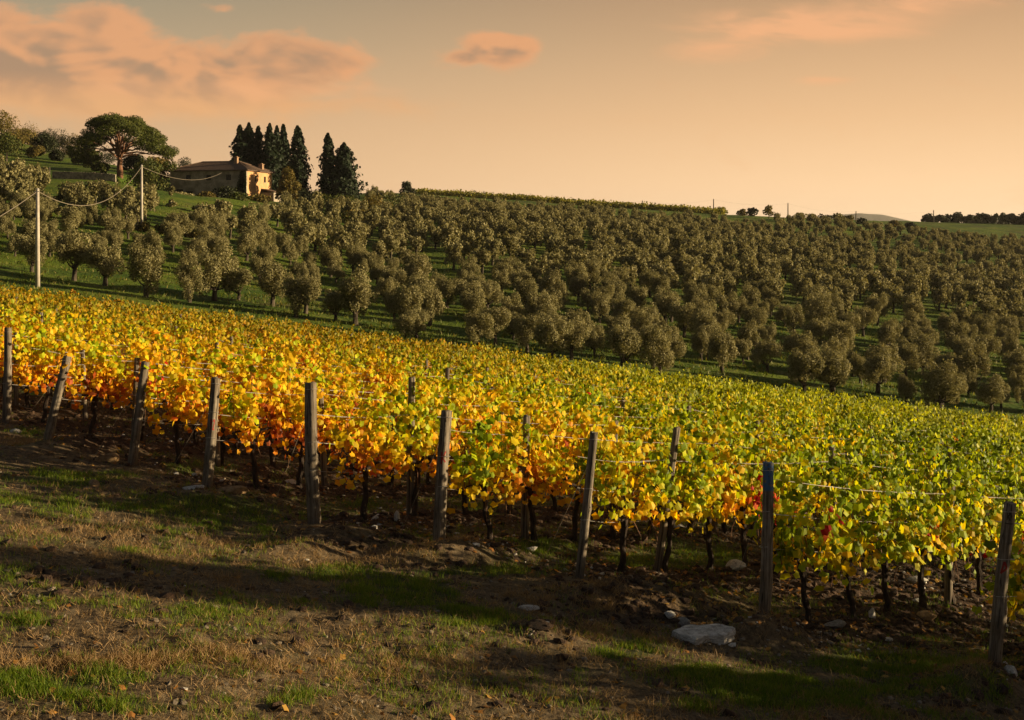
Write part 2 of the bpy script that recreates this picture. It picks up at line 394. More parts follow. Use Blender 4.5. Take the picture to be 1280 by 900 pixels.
def vine_col(n):
    lf = n.xyz(n.attr('leaf').outputs['Vector']); P = wpos(n); px, py, pz = n.xyz(P)
    clump = n.noise(P, .9, 2, .5); patch = n.noise(P, .16, 2, .5)
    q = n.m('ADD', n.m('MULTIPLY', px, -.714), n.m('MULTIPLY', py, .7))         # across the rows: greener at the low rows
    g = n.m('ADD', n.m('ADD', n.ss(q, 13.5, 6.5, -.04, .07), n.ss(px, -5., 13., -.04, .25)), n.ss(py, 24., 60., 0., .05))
    h = n.m('MULTIPLY', n.m('SUBTRACT', lf[1], .45), .32)
    f = n.m('SUBTRACT', n.m('ADD', n.m('ADD', n.m('MULTIPLY', lf[0], .46), n.m('MULTIPLY', clump, .75)), n.m('MULTIPLY', patch, .5)), n.m('ADD', g, h))
    col = n.ramp(n.m('SUBTRACT', f, .335), [(0., (.09, .14, .005)), (.20, (.23, .32, .008)), (.34, (.46, .54, .010)), (.46, (.66, .51, .012)), (.66, (.80, .47, .012)),
                     (.80, (.72, .27, .012)), (.92, (.48, .09, .012)), (1., (.24, .06, .015))])
    col = n.mix(n.m('MULTIPLY', n.ss(py, 24., 52.), n.ss(px, -8., 10., .68, .45)), col, n.mix(lf[0], n.mix(n.ss(px, -8., 14.), (.10, .085, .012), (.22, .27, .012)), n.mix(n.ss(px, -8., 14.), (.34, .19, .014), (.66, .56, .018))))  # far leaves tinted duller, standing in for shade between rows; strongest at left
    red = n.m('MULTIPLY', n.ss(n.noise(P, 1.25, 2, .5), .70, .745), n.ss(lf[2], .25, .45))
    col = n.mix(red, col, (.50, .022, .010))
    br = n.ss(lf[2], 0., 1., .62, 1.12)
    return n.mix(1., col, n.comb(br, br, br), 'MULTIPLY')
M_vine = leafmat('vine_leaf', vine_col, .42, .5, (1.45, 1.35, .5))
def olive_col(n):
    lf = n.xyz(n.attr('leaf').outputs['Vector']); oi = n.N.new('ShaderNodeObjectInfo')
    P = wpos(n); cl = n.noise(P, .35, 2, .5)
    f = n.m('ADD', n.m('MULTIPLY', lf[0], .55), n.m('ADD', n.m('MULTIPLY', cl, .5), n.m('MULTIPLY', lf[2], .12)))
    return n.ramp(f, [(0.1, (.075, .073, .030)), (.5, (.19, .175, .074)), (.85, (.32, .285, .142)), (1., (.41, .37, .22))])
M_olive = leafmat('olive_foliage', olive_col, .30, .7, (1.1, 1.05, .7))
def mkleaf(name, a, c, d, trans=.25):
    def f(n):
        lf = n.xyz(n.attr('leaf').outputs['Vector']); cl = n.noise(wpos(n), .8, 2, .5)
        return n.ramp(n.m('ADD', n.m('MULTIPLY', lf[0], .6), n.m('MULTIPLY', cl, .4)), [(0.1, a), (.5, c), (.9, d)])
    return leafmat(name, f, trans)
M_pine = mkleaf('pine_needles', (.026, .040, .008), (.060, .075, .013), (.13, .13, .025))
M_cyp = mkleaf('cypress_foliage', (.008, .014, .006), (.014, .024, .009), (.028, .038, .014), .1)
M_bush = mkleaf('bush_leaves', (.03, .05, .012), (.07, .085, .02), (.14, .13, .035))
M_gold = mkleaf('autumn_leaves', (.06, .055, .015), (.13, .105, .025), (.22, .15, .04))
M_ivy = mkleaf('ivy_leaves', (.012, .02, .008), (.02, .032, .01), (.03, .045, .015))
M_dark = mkleaf('dark_foliage', (.014, .02, .009), (.028, .036, .014), (.05, .055, .022), .15)
M_grass = mkleaf('grass_blades', (.055, .105, .010), (.11, .18, .014), (.28, .29, .04), .4)
M_hay = mkleaf('dry_grass_blades', (.13, .08, .038), (.28, .18, .085), (.44, .30, .15), .25)
M_litter = mkleaf('fallen_leaves', (.14, .06, .02), (.30, .14, .035), (.42, .26, .06), .2)
M_bark = simple('olive_bark', (.035, .026, .018), (.10, .078, .055), 6, .9, .8, .03, (1, 1, .3))
M_vbark = simple('vine_bark', (.016, .011, .008), (.055, .036, .024), 22, .9, 1., .012, (1, 1, .22))
M_cane = simple('vine_cane', (.10, .04, .018), (.22, .10, .04), 8, .7, .3, .004)
M_pbark = simple('pine_bark', (.12, .055, .03), (.26, .13, .075), 4, .9, .8, .04, (1, 1, .3))
M_wire = simple('galvanised_wire', (.30, .28, .25), (.50, .47, .43), 12, .45, .1, .001)
M_rock = simple('limestone', (.17, .15, .13), (.40, .37, .33), 5, .9, .8, .02)
M_pale = simple('pale_limestone', (.26, .24, .21), (.66, .63, .58), 4, .9, .7, .015)
M_tan = simple('tan_sandstone', (.20, .12, .06), (.36, .24, .12), 4, .9, .7, .02)
M_pole = simple('concrete_pole', (.34, .30, .25), (.46, .42, .36), 2, .8, .2, .01)
M_cable = simple('cable_sheath', (.16, .13, .10), (.20, .17, .13), 2, .7, .1, .005)
M_grey = simple('weathered_timber', (.09, .075, .055), (.17, .145, .115), 3, .9, .4, .01)

M_guy = simple('rusty_wire', (.12, .09, .06), (.2, .16, .11), 12, .6, .1, .001)
def wood_mat(name, paint=None):
    m, n, out = newmat(name); v = objc(n); x, y, z = n.xyz(v)
    grain = n.noise(n.vm('MULTIPLY', v, (38., 38., 1.6)), 1., 6, .65, .4)
    patch = n.noise(v, 3.2, 4, .6); crack = n.noise(n.vm('MULTIPLY', v, (17., 17., .8)), 1., 3, .5, .6)
    col = n.mix(n.ss(grain, .32, .68), (.080, .067, .053), (.30, .255, .20))
    col = n.mix(n.ss(patch, .42, .62), n.mix(1., col, (.75, .70, .62), 'MULTIPLY'), col)
    ck = n.ss(n.m('ABSOLUTE', n.m('SUBTRACT', crack, .5)), .0, .022, 1., 0.)
    col = n.mix(n.m('MULTIPLY', ck, .85), col, (.018, .013, .010))
    col = n.mix(n.ss(z, .22, .0, 0., .5), col, (.07, .045, .028))
    if paint:
        col = n.mix(n.m('MULTIPLY', n.ss(z, paint[0], paint[0]+.03), n.ss(n.noise(v, 26, 3, .6), .33, .5)), col, paint[1])
    h = n.m('SUBTRACT', n.m('MULTIPLY', grain, .6), n.m('MULTIPLY', ck, .9))
    pbr(n, out, col, .85, n.bump(h, .9, .010)); return m
M_wood = wood_mat('post_wood'); M_woodblue = wood_mat('blue_topped_post_wood', (1.58, (.035, .085, .16)))
M_red = simple('red_marking_paint', (.16, .012, .010), (.28, .02, .015), 30, .7, .2, .002)
M_black = simple('carved_mark', (.02, .016, .012), (.035, .028, .02), 30, .9, .2, .002)

def ground_mat():
    m, n, out = newmat('ground_surface'); P = wpos(n); x, y, z = n.xyz(P)
    cv_ = n.xyz(n.attr('cover').outputs['Vector'])
    n0 = n.noise(P, .5, 4, .6); n1 = n.noise(P, 3.1, 5, .62); n2 = n.noise(P, 17., 5, .65); n3 = n.noise(P, 70., 3, .6)
    dirt = n.mix(n.ss(n2, .35, .68), (.050, .034, .019), (.165, .117, .064))
    dirt = n.mix(n.m('MULTIPLY', n.ss(n1, .48, .68), .75), dirt, (.21, .16, .095))
    dirt = n.mix(n.m('MULTIPLY', n.ss(n0, .52, .64), .45), dirt, (.055, .060, .022))
    soil = n.mix(n.ss(n2, .35, .70), (.024, .014, .008), (.098, .058, .034))
    soil = n.mix(n.m('MULTIPLY', n.ss(n3, .58, .72), .6), soil, (.20, .165, .13))
    turf = n.mix(n.ss(n2, .3, .7), (.026, .036, .010), (.070, .085, .020))
    hay = n.mix(n.ss(n3, .35, .65), (.11, .08, .045), (.25, .185, .11))
    c = n.mix(cv_[0], dirt, soil); c = n.mix(n.m('MULTIPLY', cv_[2], .75), c, hay); c = n.mix(n.m('MULTIPLY', cv_[1], .85), c, turf)
    vor = n.N.new('ShaderNodeTexVoronoi'); n.put(vor.inputs['Vector'], P); vor.inputs['Scale'].default_value = 13.
    peb = n.m('MULTIPLY', n.ss(vor.outputs['Distance'], .22, .14), n.ss(n.xyz(vor.outputs['Color'])[0], .92, .95))
    c = n.mix(n.m('MULTIPLY', peb, n.m('SUBTRACT', 1., cv_[1])), c, (.27, .24, .20))
    # the hill under the olives: grass with paler and drier patches
    hl = n.mix(n.ss(n.noise(P, .11, 5, .65), .38, .66), (.050, .095, .008), (.13, .175, .014))
    hl = n.mix(n.m('MULTIPLY', n.ss(n.noise(P, .6, 4, .6), .5, .7), .6), hl, (.17, .16, .035))
    hl = n.mix(n.m('MULTIPLY', n.ss(n.noise(P, .07, 5, .7), .54, .66), .6), hl, (.115, .085, .038))
    hl = n.mix(n.m('MULTIPLY', n.ss(n.noise(P, 2.3, 4, .7), .5, .66), .55), hl, (.022, .034, .008))
    c = n.mix(n.ss(y, 72., 78.), c, hl)
    c = n.mix(n.ss(y, 480., 900.), c, n.mix(n.noise(P, .01, 4, .6), (.035, .05, .02), (.07, .07, .03)))
    hgt = n.m('ADD', n.m('MULTIPLY', n2, .6), n.m('ADD', n.m('MULTIPLY', n3, .3), n.m('MULTIPLY', peb, .5)))
    fb = n.bump(hgt, 1., .035); far_b = n.bump(n.noise(P, 1.5, 5, .7), 1., .35)
    mixn = n.N.new('ShaderNodeMix'); mixn.data_type = 'VECTOR'
    n.put(mixn.inputs[0], n.ss(y, 60., 80.)); n.L.new(fb, mixn.inputs[4]); n.L.new(far_b, mixn.inputs[5])
    pbr(n, out, c, .92, mixn.outputs[1], .15); return m
M_ground = ground_mat()

# ------------------------------------------------------------------ the ground: one fan-shaped sheet to the horizon
def build_ground():
    APEX = -6.
    ys = [-11., -6., -2., 2., 5., 7.5]
    while ys[-1] < 30: ys.append(ys[-1]+.034+ .0022*max(0, ys[-1]-8))
    while ys[-1] < 80: ys.append(ys[-1]*1.008)
    while ys[-1] < 450: ys.append(ys[-1]*1.012)
    while ys[-1] < 9000: ys.append(ys[-1]*1.06)
    ys = np.array(ys)
    u = np.concatenate([-np.geomspace(3.4, .50, 40)[:-1], np.linspace(-.50, .50, 760), np.geomspace(.50, 3.4, 40)[1:]])
    Y, U = np.meshgrid(ys, u, indexing='ij'); X = U*(Y-APEX)
    x = X.ravel(); y = Y.ravel()
    z0 = base(x, y); r, s, g, h = relief(x, y, z0)
    V = np.stack([x, y, z0+r], 1); nu = len(u); ny = len(ys)
    i = np.arange(ny-1)[:, None]*nu+np.arange(nu-1)[None, :]; i = i.ravel()
    F = np.stack([i, i+1, i+nu+1, i+nu], 1)
    me = mesh_np('ground', V, [F], {'cover': np.stack([s, g, h], 1)}, smooth=True, mats=[M_ground])
    o = link('ground', me); tag(o, 'sloping farmland of bare track, tilled stony soil and grassy hill', 'ground', None, 'structure')
build_ground()

# ------------------------------------------------------------------ leaves
def lobed():
    pts = [(0, 1.0), (28, .74), (58, .90), (92, .64), (126, .72), (165, .25)]
    out = [(a, r) for a, r in pts]+[(-a, r) for a, r in reversed(pts[1:])]
    V = [(0, 0, 0)]
    for a, r in out:
        x = r*math.sin(R(a)); y = r*math.cos(R(a)); V.append((x, y, -.28*abs(x)-.12*max(0, y)**2))
    V = np.array(V)*.55; V[:, 1] += .12; n = len(out)
    F = np.array([(0, 1+(k+1) % n, 1+k) for k in range(n)]); return V, [F]
def diamond():                      # a folded leaf of two triangles a side, for far leaves
    V = np.array([(0, -.45, 0), (.48, .05, -.16), (.10, .62, -.05), (-.48, .08, -.14)]); return V, [np.array([(0, 1, 2), (0, 2, 3)])]
def blade(w=.05):
    V = np.array([(-w, 0, 0), (w, 0, 0), (w*.7, .5, .10), (-w*.7, .5, .10), (0, 1, .34)]); return V, [np.array([(0, 1, 2), (0, 2, 3), (3, 2, 4)])]
LOBED, DIAM = lobed(), diamond()
def quadleaf(): return np.array([(-.5, -.35, 0), (.5, -.35, .1), (.38, .5, 0), (-.38, .5, .12)]), [np.array([(0, 1, 2, 3)])]
QL = quadleaf()
def frames(n, t):
    """orthonormal frames from a normal n and an approximate tip direction t (N x 3)"""
    n = n/np.linalg.norm(n, axis=1)[:, None]; t = t-(t*n).sum(1)[:, None]*n; t /= np.linalg.norm(t, axis=1)[:, None]+1e-9
    return np.cross(t, n), t, n
def scatter(P, n, t, size, tmpl, hn=None, r=None):
    V0, F0 = tmpl; a, b_, c = frames(n, t); N = len(P); k = len(V0)
    size = np.broadcast_to(size, (N,))
    V = P[:, None, :]+size[:, None, None]*(V0[None, :, 0:1]*a[:, None, :]+V0[None, :, 1:2]*b_[:, None, :]+V0[None, :, 2:3]*c[:, None, :])
    F = [(f[None]+(np.arange(N)*k)[:, None, None]).reshape(-1, f.shape[1]) for f in F0]
    if r is None: r = rng.random(N)
    at_ = np.stack([r, hn if hn is not None else np.full(N, .5), rng.random(N)], 1)
    return V.reshape(-1, 3), F, np.repeat(at_, k, 0)
def joined(items):
    V = []; F = {}; A = []; o = 0
    for v, fs, a in items:
        for f in fs: F.setdefault(f.shape[1], []).append(f+o)
        V.append(v); A.append(a); o += len(v)
    return np.concatenate(V), [np.concatenate(x) for x in F.values()], np.concatenate(A)
def leafmesh(name, items, mat):
    V, F, A = joined(items); return mesh_np(name, V, F, {'leaf': A}, mats=[mat])
rn = lambda *s: rng.normal(size=s)

# ------------------------------------------------------------------ grapevines (local x runs along the row)
def vine_foliage(kind, length=1.12):
    """shoots that rise from the cordon, leaves hung along them"""
    cnt = int({0: 400, 1: 360}[kind]*rng.choice((1., 1., .85, .6))); P = []; H = []
    shoots = 9
    sx = rng.uniform(-length/2, length/2, shoots); lean = rng.normal(0, .16, shoots); leany = rng.normal(0, .17, shoots); top = rng.uniform(1.3, 2.08, shoots)
    for k in range(cnt):
        j = rng.integers(shoots); f = rng.beta(1.15, 1.0); z = .84+(top[j]-.84)*f
        bulge = .24-.10*abs(f-.4)
        P.append((sx[j]+lean[j]*f+rng.normal(0, .085), leany[j]*f+rng.normal(0, bulge*.72), z+rng.normal(0, .05)-.08*rng.random()**2)); H.append(f)
    for k in range(cnt//14):        # a few that hang below the cordon
        P.append((rng.uniform(-.5, .5), rng.normal(0, .16), rng.uniform(.62, .86))); H.append(0.)
    P = np.array(P); H = np.array(H); N = len(P)
    side = np.sign(P[:, 1]+rng.normal(0, .1, N))
    n = np.stack([rng.normal(0, .75, N), side*.9, rng.normal(.2, .65, N)], 1)
    t = np.stack([rng.normal(0, .5, N), side*.25, np.full(N, -1.)], 1)+.25*rn(N, 3)
    sz = ((.075+.10*rng.random(N)**.8) if kind == 0 else rng.uniform(.085, .15, N))
    return P, n, t, sz, H
def vine_trunk(seed):
    random.seed(seed); m = MB(); h = random.uniform(.74, .84); lx = random.uniform(-.16, .16); ly = random.uniform(-.06, .06)
    P = []
    for k in range(8):
        f = k/7; P.append((lx*(1-f)*math.cos(f*2)+random.uniform(-.022, .022), ly*(1-f)+random.uniform(-.022, .022), -.08+(h+.08)*f))
    rad = [.066, .050, .042, .046, .039, .043, .041, .054]
    m.tube(P, [q*random.uniform(.85, 1.15) for q in rad], 7, jit=.16)
    for s_ in (-1, 1):
        L = random.uniform(.32, .52)
        m.tube([(P[-1][0], P[-1][1], h-.03), (s_*L*.4, random.uniform(-.03, .03), h+.04+random.uniform(-.03, .03)), (s_*L, random.uniform(-.03, .03), h+.05)], [.032, .024, .016], 6, jit=.12)
    return m.mesh('vine_trunk', M_vbark)
def vine_canes(seed):
    random.seed(seed); m = MB()
    for k in range(9):
        x = random.uniform(-.5, .5); y = 0; z = .83; P = [(x, y, z)]; dx = random.uniform(-.14, .14); dy = random.uniform(-.13, .13); H_ = random.uniform(.6, 1.25)
        for q in range(1, 5): P.append((x+dx*q/2+random.uniform(-.03, .03), y+dy*q/2+random.uniform(-.03, .03), z+H_*q/4))
        m.tube(P, [.0065, .0055, .0045, .0035, .002], 4, cap=False)
    for k in range(2):
        x = random.uniform(-.4, .4); s_ = random.choice((-1, 1)); m.tube([(x, 0, .74), (x+.08, s_*.12, .72), (x+.14, s_*.2, .52), (x+.15, s_*.22, .34)], [.006, .005, .004, .003], 4, cap=False)
    return m.mesh('vine_canes', M_cane)
NV = 8
FOL = []
for k in range(NV):
    P, n, t, sz, H = vine_foliage(0); V, F, A = scatter(P, n, t, sz, LOBED, H)
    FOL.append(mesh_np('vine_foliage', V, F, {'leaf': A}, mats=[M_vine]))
FARF = [vine_foliage(1) for k in range(6)]
TRK = [vine_trunk(100+k) for k in range(6)]; CAN = [vine_canes(200+k) for k in range(5)]

ROWNAME = {-4: 'in the row nearest the viewer, off to the right', -3: 'in the row beyond the far right corner', -2: 'in the row right of the frame', -1: 'in the row just right of the frame',
           0: 'in the row behind the knotty post at the right edge', 1: 'in the row behind the blue-topped post', 2: 'in the row behind the slim leaning post',
           3: 'in the row behind the grey post marked with a red K', 4: 'in the row behind the stout knobbly post', 5: 'in the row behind the post marked 92',
           6: 'in the row behind the dark split leaning post', 7: 'in the row behind the pale post that leans most', 8: 'in the row behind the leftmost end post'}
def row_len(x0, y0):
    return (YFAR-y0)/RD[1]
cand = []
for (x0, y0, k) in ROWS:
    L = row_len(x0, y0)
    if k < 0: L = min(L, 16)
    s_ = .78+.25*random.random(); j = 1
    while s_ < L:
        x = x0+RD[0]*s_; y = y0+RD[1]*s_
        vis = abs(x) < .47*y+1.2
        cand.append((y, x, k, j, vis, s_)); s_ += 1.03+.10*random.uniform(-1, 1); j += 1
cand.sort()
SAG = {}
near_v, far_v = [], []
for c_ in cand:
    if c_[4] or c_[2] < 0:
        if len(near_v) < 290 and c_[2] < 14: near_v.append(c_)
        elif c_[4]: far_v.append(c_)
rowdeg = math.atan2(RD[1], RD[0])
count_row = {}
xs = np.array([c_[1] for c_ in near_v]); ys_ = np.array([c_[0] for c_ in near_v]); zs = ground(xs, ys_)
slope_row = (PA*RD[0]+PB*RD[1])
def row_matrix(x, y, z, flip, sc, shear=True):
    a = rowdeg+(math.pi if flip else 0)
    return a
for i, (y, x, k, j, vis, s_) in enumerate(near_v):
    rot = rowdeg+(math.pi if random.random() < .5 else 0); sc = random.uniform(.90, 1.10)
    v = empty('grapevine', (x, y, float(zs[i])), rot, (1, 1, sc))
    nm = ROWNAME.get(k, 'in the %s row up from the leftmost end post' % ordw(k-8) if k > 8 else '')
    first = 'grapevine %s from the end post, ' % ('first' if j == 1 else ordw(j))
    tag(v, '%s vine %s' % (ordw(j), nm), 'grapevine', 'grapevines trained along the trellis rows')
    link('trunk', TRK[random.randrange(len(TRK))], v); link('canes', CAN[random.randrange(len(CAN))], v)
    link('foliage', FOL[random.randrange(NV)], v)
# the rest of the vineyard: one mass
items = []; tr_items = []
fx = np.array([c_[1] for c_ in far_v]); fy = np.array([c_[0] for c_ in far_v]); fz = base(fx, fy)
for i, (y, x, k, j, vis, s_) in enumerate(far_v):
    P, n, t, sz, H = FARF[rng.integers(6)]
    if y > 38:
        sel = rng.random(len(P)) < .62
        P, n, t, H = P[sel], n[sel], t[sel], H[sel]; sz = sz[sel]*1.25
    sg = rng.choice((-1, 1)); a = rowdeg+(math.pi if sg < 0 else 0); ca, sa = math.cos(a), math.sin(a)
    Rz = np.array([[ca, sa, 0], [-sa, ca, 0], [0, 0, 1]])
    zf = rng.uniform(.88, 1.10)
    items.append(scatter((P*np.array([1, 1, zf]))@Rz+np.array([x, y, fz[i]]), n@Rz, t@Rz, sz, DIAM, H))
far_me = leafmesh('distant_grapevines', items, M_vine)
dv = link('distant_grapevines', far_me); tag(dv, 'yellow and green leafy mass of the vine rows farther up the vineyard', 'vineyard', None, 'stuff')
m = MB(); random.seed(5)
for i, (y, x, k, j, vis, s_) in enumerate(far_v):
    if y < 45:
        m.tube([(x, y, fz[i]-.1), (x+random.uniform(-.06, .06), y, fz[i]+.4), (x+random.uniform(-.06, .06), y, fz[i]+.85)], [.035, .028, .025], 5, cap=False)
link('vine_stems', m.mesh('vine_stems', M_vbark), dv)

# ------------------------------------------------------------------ posts, wires and guys
def post_mesh(H, r, seed, knots=()):
    rg = np.random.default_rng(seed); n = 14; m = 26; V = []
    zz = np.linspace(-.15, H, m)
    ph = rg.uniform(0, 6.28, 4); bend = rg.uniform(-.02, .02, 2)
    for z in zz:
        f = max(0, z)/H
        for k in range(n):
            th = 2*math.pi*k/n
            rr = r*(1.06-.16*f)*(1+.06*math.sin(2*th+ph[0])+.04*math.sin(3*th+ph[1]+2*f)+.03*math.sin(5*th+ph[2]))*(1+rg.uniform(-.018, .018))
            rr *= 1-.16*math.exp(-((th-ph[3]) % 6.28-3.1)**2/.02)      # a long drying crack
            for (kz, kth, ks, kw) in knots:
                d = ((z-kz)/kw)**2+(((th-kth+3.1416) % 6.2832-3.1416)/.7)**2; rr += ks*math.exp(-d)
            off = bend[0]*math.sin(f*3.1), bend[1]*math.sin(f*3.1)
            V.append((rr*math.cos(th)+off[0], rr*math.sin(th)+off[1], z+(rg.uniform(-.008, .008) if z == H else 0)))
    i = np.arange(m-1)[:, None]*n; k = np.arange(n)[None, :]; k2 = (k+1) % n
    F = np.stack([i+k, i+k2, i+n+k2, i+n+k], -1).reshape(-1, 4)
    V.append((0, 0, H-.006)); top = np.array([((m-1)*n+q, (m-1)*n+(q+1) % n, m*n) for q in range(n)])
    me = mesh_np('post_shaft', V, [F, top], smooth=True, mats=[M_wood]); return me
def lean_rot(px_lean, H_px, side=0.):
    return math.atan2(px_lean, H_px)
ENDLAB = ['knotty pale grey end post with a red mark at the right edge', 'end post with peeling blue paint on its top', 'slim grey end post leaning right beside low vine trunk',
          'thick grey end post marked with a faint red K', 'stout brown end post with a knobbly swelling, tallest of the left group', 'cracked grey end post painted with a red 92',
          'dark split end post leaning to the right', 'pale bleached end post that leans the most, half hidden in leaves', 'thin straight end post at the left edge']
def stroke(m, pts, w, r0, z_off=0.):
    """flat paint stroke wrapped on the post: pts are (angle, z)"""
    for (a0, z0), (a1, z1) in zip(pts[:-1], pts[1:]):
        n = 4; d = np.array([a1-a0, (z1-z0)/r0]); L = np.linalg.norm(d)+1e-9; px_, pz = -d[1]/L*w/r0/2, d[0]/L*w/2
        V = []
        for q in range(n+1):
            f = q/n; a = a0+(a1-a0)*f; z = z0+(z1-z0)*f
            for s_ in (-1, 1):
                aa = a+s_*px_; zz_ = z+s_*pz; V.append((math.cos(aa), math.sin(aa), zz_))
        m.V.append(np.array(V)); [m.F.append((m.n+2*q, m.n+2*q+1, m.n+2*q+3, m.n+2*q+2)) for q in range(n)]; m.n += len(V)
def wrapped(m, me_post, mat, name):
    """press the unit-radius strokes onto the post's real surface, 3 mm proud"""
    from mathutils.bvhtree import BVHTree
    bv = BVHTree.FromPolygons([v.co for v in me_post.vertices], [p.vertices[:] for p in me_post.polygons])
    V = np.concatenate(m.V); out = []
    for x, y, z in V:
        hit = bv.ray_cast(Vector((x, y, z)), Vector((-x, -y, 0)))[0]
        if hit is None: hit = Vector((x*.08, y*.08, z))
        out.append((hit.x+x*.003, hit.y+y*.003, z))
    me = bpy.data.meshes.new(name); me.from_pydata(out, [], m.F); me.materials.append(mat); me.update(); return me
POSTS = {}
knotset = {0: [(.50, -1.3, .035, .14), (.62, 0.2, .03, .12)], 4: [(.82, -2.6, .030, .12), (1.0, 1.0, .02, .1)], 1: [(.9, 2.5, .012, .1), (.35, .3, .012, .15)], 2: [(.95, -.4, .014, .07)], 6: [(1.25, 2.9, .02, .1)]}
for k, (bx, by, lx, hp, r) in enumerate(ENDS_PX):
    x, y = ENDS[k]; z = gz1(x, y); H = math.hypot(hp, lx)/FPX*y
    pe = empty('vineyard_post', (x, y, z)); pe.rotation_euler = (R([2, -1, 3, -2, 1, -3, 2, -4, 0][k]), math.atan2(lx, hp), random.uniform(0, .01))
    tag(pe, ENDLAB[k], 'post', 'wooden end posts of the vine rows')
    me = post_mesh(H, r, 50+k, knotset.get(k, ()))
    if k == 1: me.materials.clear(); me.materials.append(wood_mat('post_wood_blue_top', (H-.34, (.05, .12, .24))))
    link('shaft', me, pe); POSTS[k] = (pe, H, x, y, z, r)
    va = -math.pi/2-math.atan(x/y)*1.0                # the angle that faces the viewer
    if k == 5:                                        # "92"
        for (ch, a_off, strokes) in (('nine', -.30, [[(.17, .04), (.12, .09), (-.12, .09), (-.17, .05), (-.12, .01), (.14, .0), (.17, .05), (.15, -.05), (-.02, -.085)]]),
                                     ('two', .36, [[(-.17, .05), (-.08, .09), (.12, .08), (.15, .04), (.0, -.02), (-.17, -.085), (.20, -.085)]])):
            mm = MB(); [stroke(mm, [(va+a_off+a_, 1.02+z_*.95) for a_, z_ in s_], .018, .09) for s_ in strokes]
            link('painted_numeral', wrapped(mm, me, M_red, 'painted_numeral'), pe)
    if k == 3:
        mm = MB()
        for s_ in ([(-.42, .085), (-.42, -.085)], [(.32, .095), (-.40, -.01)], [(-.30, .0), (.34, -.055)]): stroke(mm, [(va+a_, 1.20+z_) for a_, z_ in s_], .022, .09)
        link('painted_letter', wrapped(mm, me, M_red, 'painted_letter'), pe)
    if k == 0:
        mm = MB()
        for s_ in ([(-.05, .07), (-.40, -.07)], [(-.05, .07), (.38, .0)], [(.38, .0), (-.30, -.05)]): stroke(mm, [(va+a_, 1.13+z_) for a_, z_ in s_], .022, .08)
        link('painted_mark', wrapped(mm, me, M_red, 'painted_mark'), pe)
        mm = MB()
        for s_ in ([(-.25, -.05), (-.25, .05), (.0, .04), (.02, .01), (-.2, 0.), (.08, -.05)], [(.25, -.05), (.25, .05)], [(-.6, -.09), (.7, -.085)]): stroke(mm, [(va+a_, H-.13+z_) for a_, z_ in s_], .010, .07)
        link('carved_letter', wrapped(mm, me, M_black, 'carved_letter'), pe)
    # staple wraps of wire round the post
    for hz_ in (.80, 1.22, H-.09):
        mm = MB(); mm.tube([(math.cos(q/10*6.283)*(r+.004), math.sin(q/10*6.283)*(r+.004), hz_+.01*math.sin(q)) for q in range(11)], .0028, 4, cap=False)
        link('wire_loop', mm.mesh('wire_loop', M_wire), pe)
    # the guy that anchors the post outward
    gx_, gy_ = x-RD[0]*.78-.10, y-RD[1]*.62; g0 = gz1(gx_, gy_)
    top = pe.matrix_basis @ Vector((0, 0, H*.78)) if False else Matrix.Translation((x, y, z)) @ pe.rotation_euler.to_matrix().to_4x4() @ Vector((-r*.7, -r*.7, H*.78))
    mm = MB(); mm.tube([(0, 0, -.05), (top.x-gx_, top.y-gy_, top.z-g0)], .0026, 4)
    gw = link('guy_wire', mm.mesh('guy_wire', M_guy), None, (gx_, gy_, g0))
    tag(gw, 'slanting anchor wire tied to the ' + ENDLAB[k].split(' with')[0].split(' marked')[0].split(' painted')[0].split(',')[0], 'wire', 'anchor wires of the end posts')
# further end posts (beyond the left edge) and the line posts inside the rows
LINEPX = {0: [], 1: [], 2: [(822, 720, 24, 182)], 3: [(656, 685, 2, 155)], 4: [(513, 652, 2, 172)], 5: [(406, 613, -6, 120)]}
SH = [post_mesh(1.0, .055, 80+k) for k in range(4)]
line_posts = []; row_stations = {}
for (x0, y0, k) in ROWS:
    L = row_len(x0, y0)
    if k < 0: L = 16
    st = [(0., x0, y0, 1.85)]
    if k < 0 or k > 8: line_posts.append((y0, x0, k, 0, 0., 1.8, .07))
    s_ = 1.7 if k in LINEPX and k > 1 or k > 5 else 5.; j = 1
    while s_ < L:
        x = x0+RD[0]*s_; y = y0+RD[1]*s_
        lean = random.uniform(-.05, .05); Hh = random.uniform(1.45, 1.72) if (j > 1 and random.random() < .8) or j == 1 and k not in LINEPX else 1.86
        if j == 1 and LINEPX.get(k):
            p = LINEPX[k][0]; q = on_plane(p[0], p[1]); x, y = q; lean = math.atan2(p[2], p[3]); Hh = p[3]/FPX*y
        line_posts.append((y, x, k, j, lean, Hh, random.uniform(.05, .062)))
        st.append((s_, x, y, Hh)); s_ += 5.0+random.uniform(-.3, .3); j += 1
    st.append((L, x0+RD[0]*L, y0+RD[1]*L, 1.75)); row_stations[k] = st
line_posts.sort(); npost = 0
for (y, x, k, j, lean, Hh, r) in line_posts:
    if abs(x) > .46*y+1.5 and k >= 0: continue
    if k < -2: continue
    if npost >= 285: break
    npost += 1
    o = link('vineyard_post', SH[random.randrange(4)], None, (x, y, gz1(x, y)), random.uniform(0, 6.28), (r/.055, r/.055, Hh)); o.rotation_euler = (random.uniform(-.04, .04), lean, 0)
    nm = ROWNAME.get(k, 'in the %s row up from the leftmost end post' % ordw(k-8) if k > 8 else '')
    tag(o, '%s line post %s' % (ordw(j), nm) if j else 'round end post ' + nm, 'post', 'weathered line posts standing in the vine rows')
WN = {.78: 'lowest', 1.2: 'middle', 1.62: 'top'}
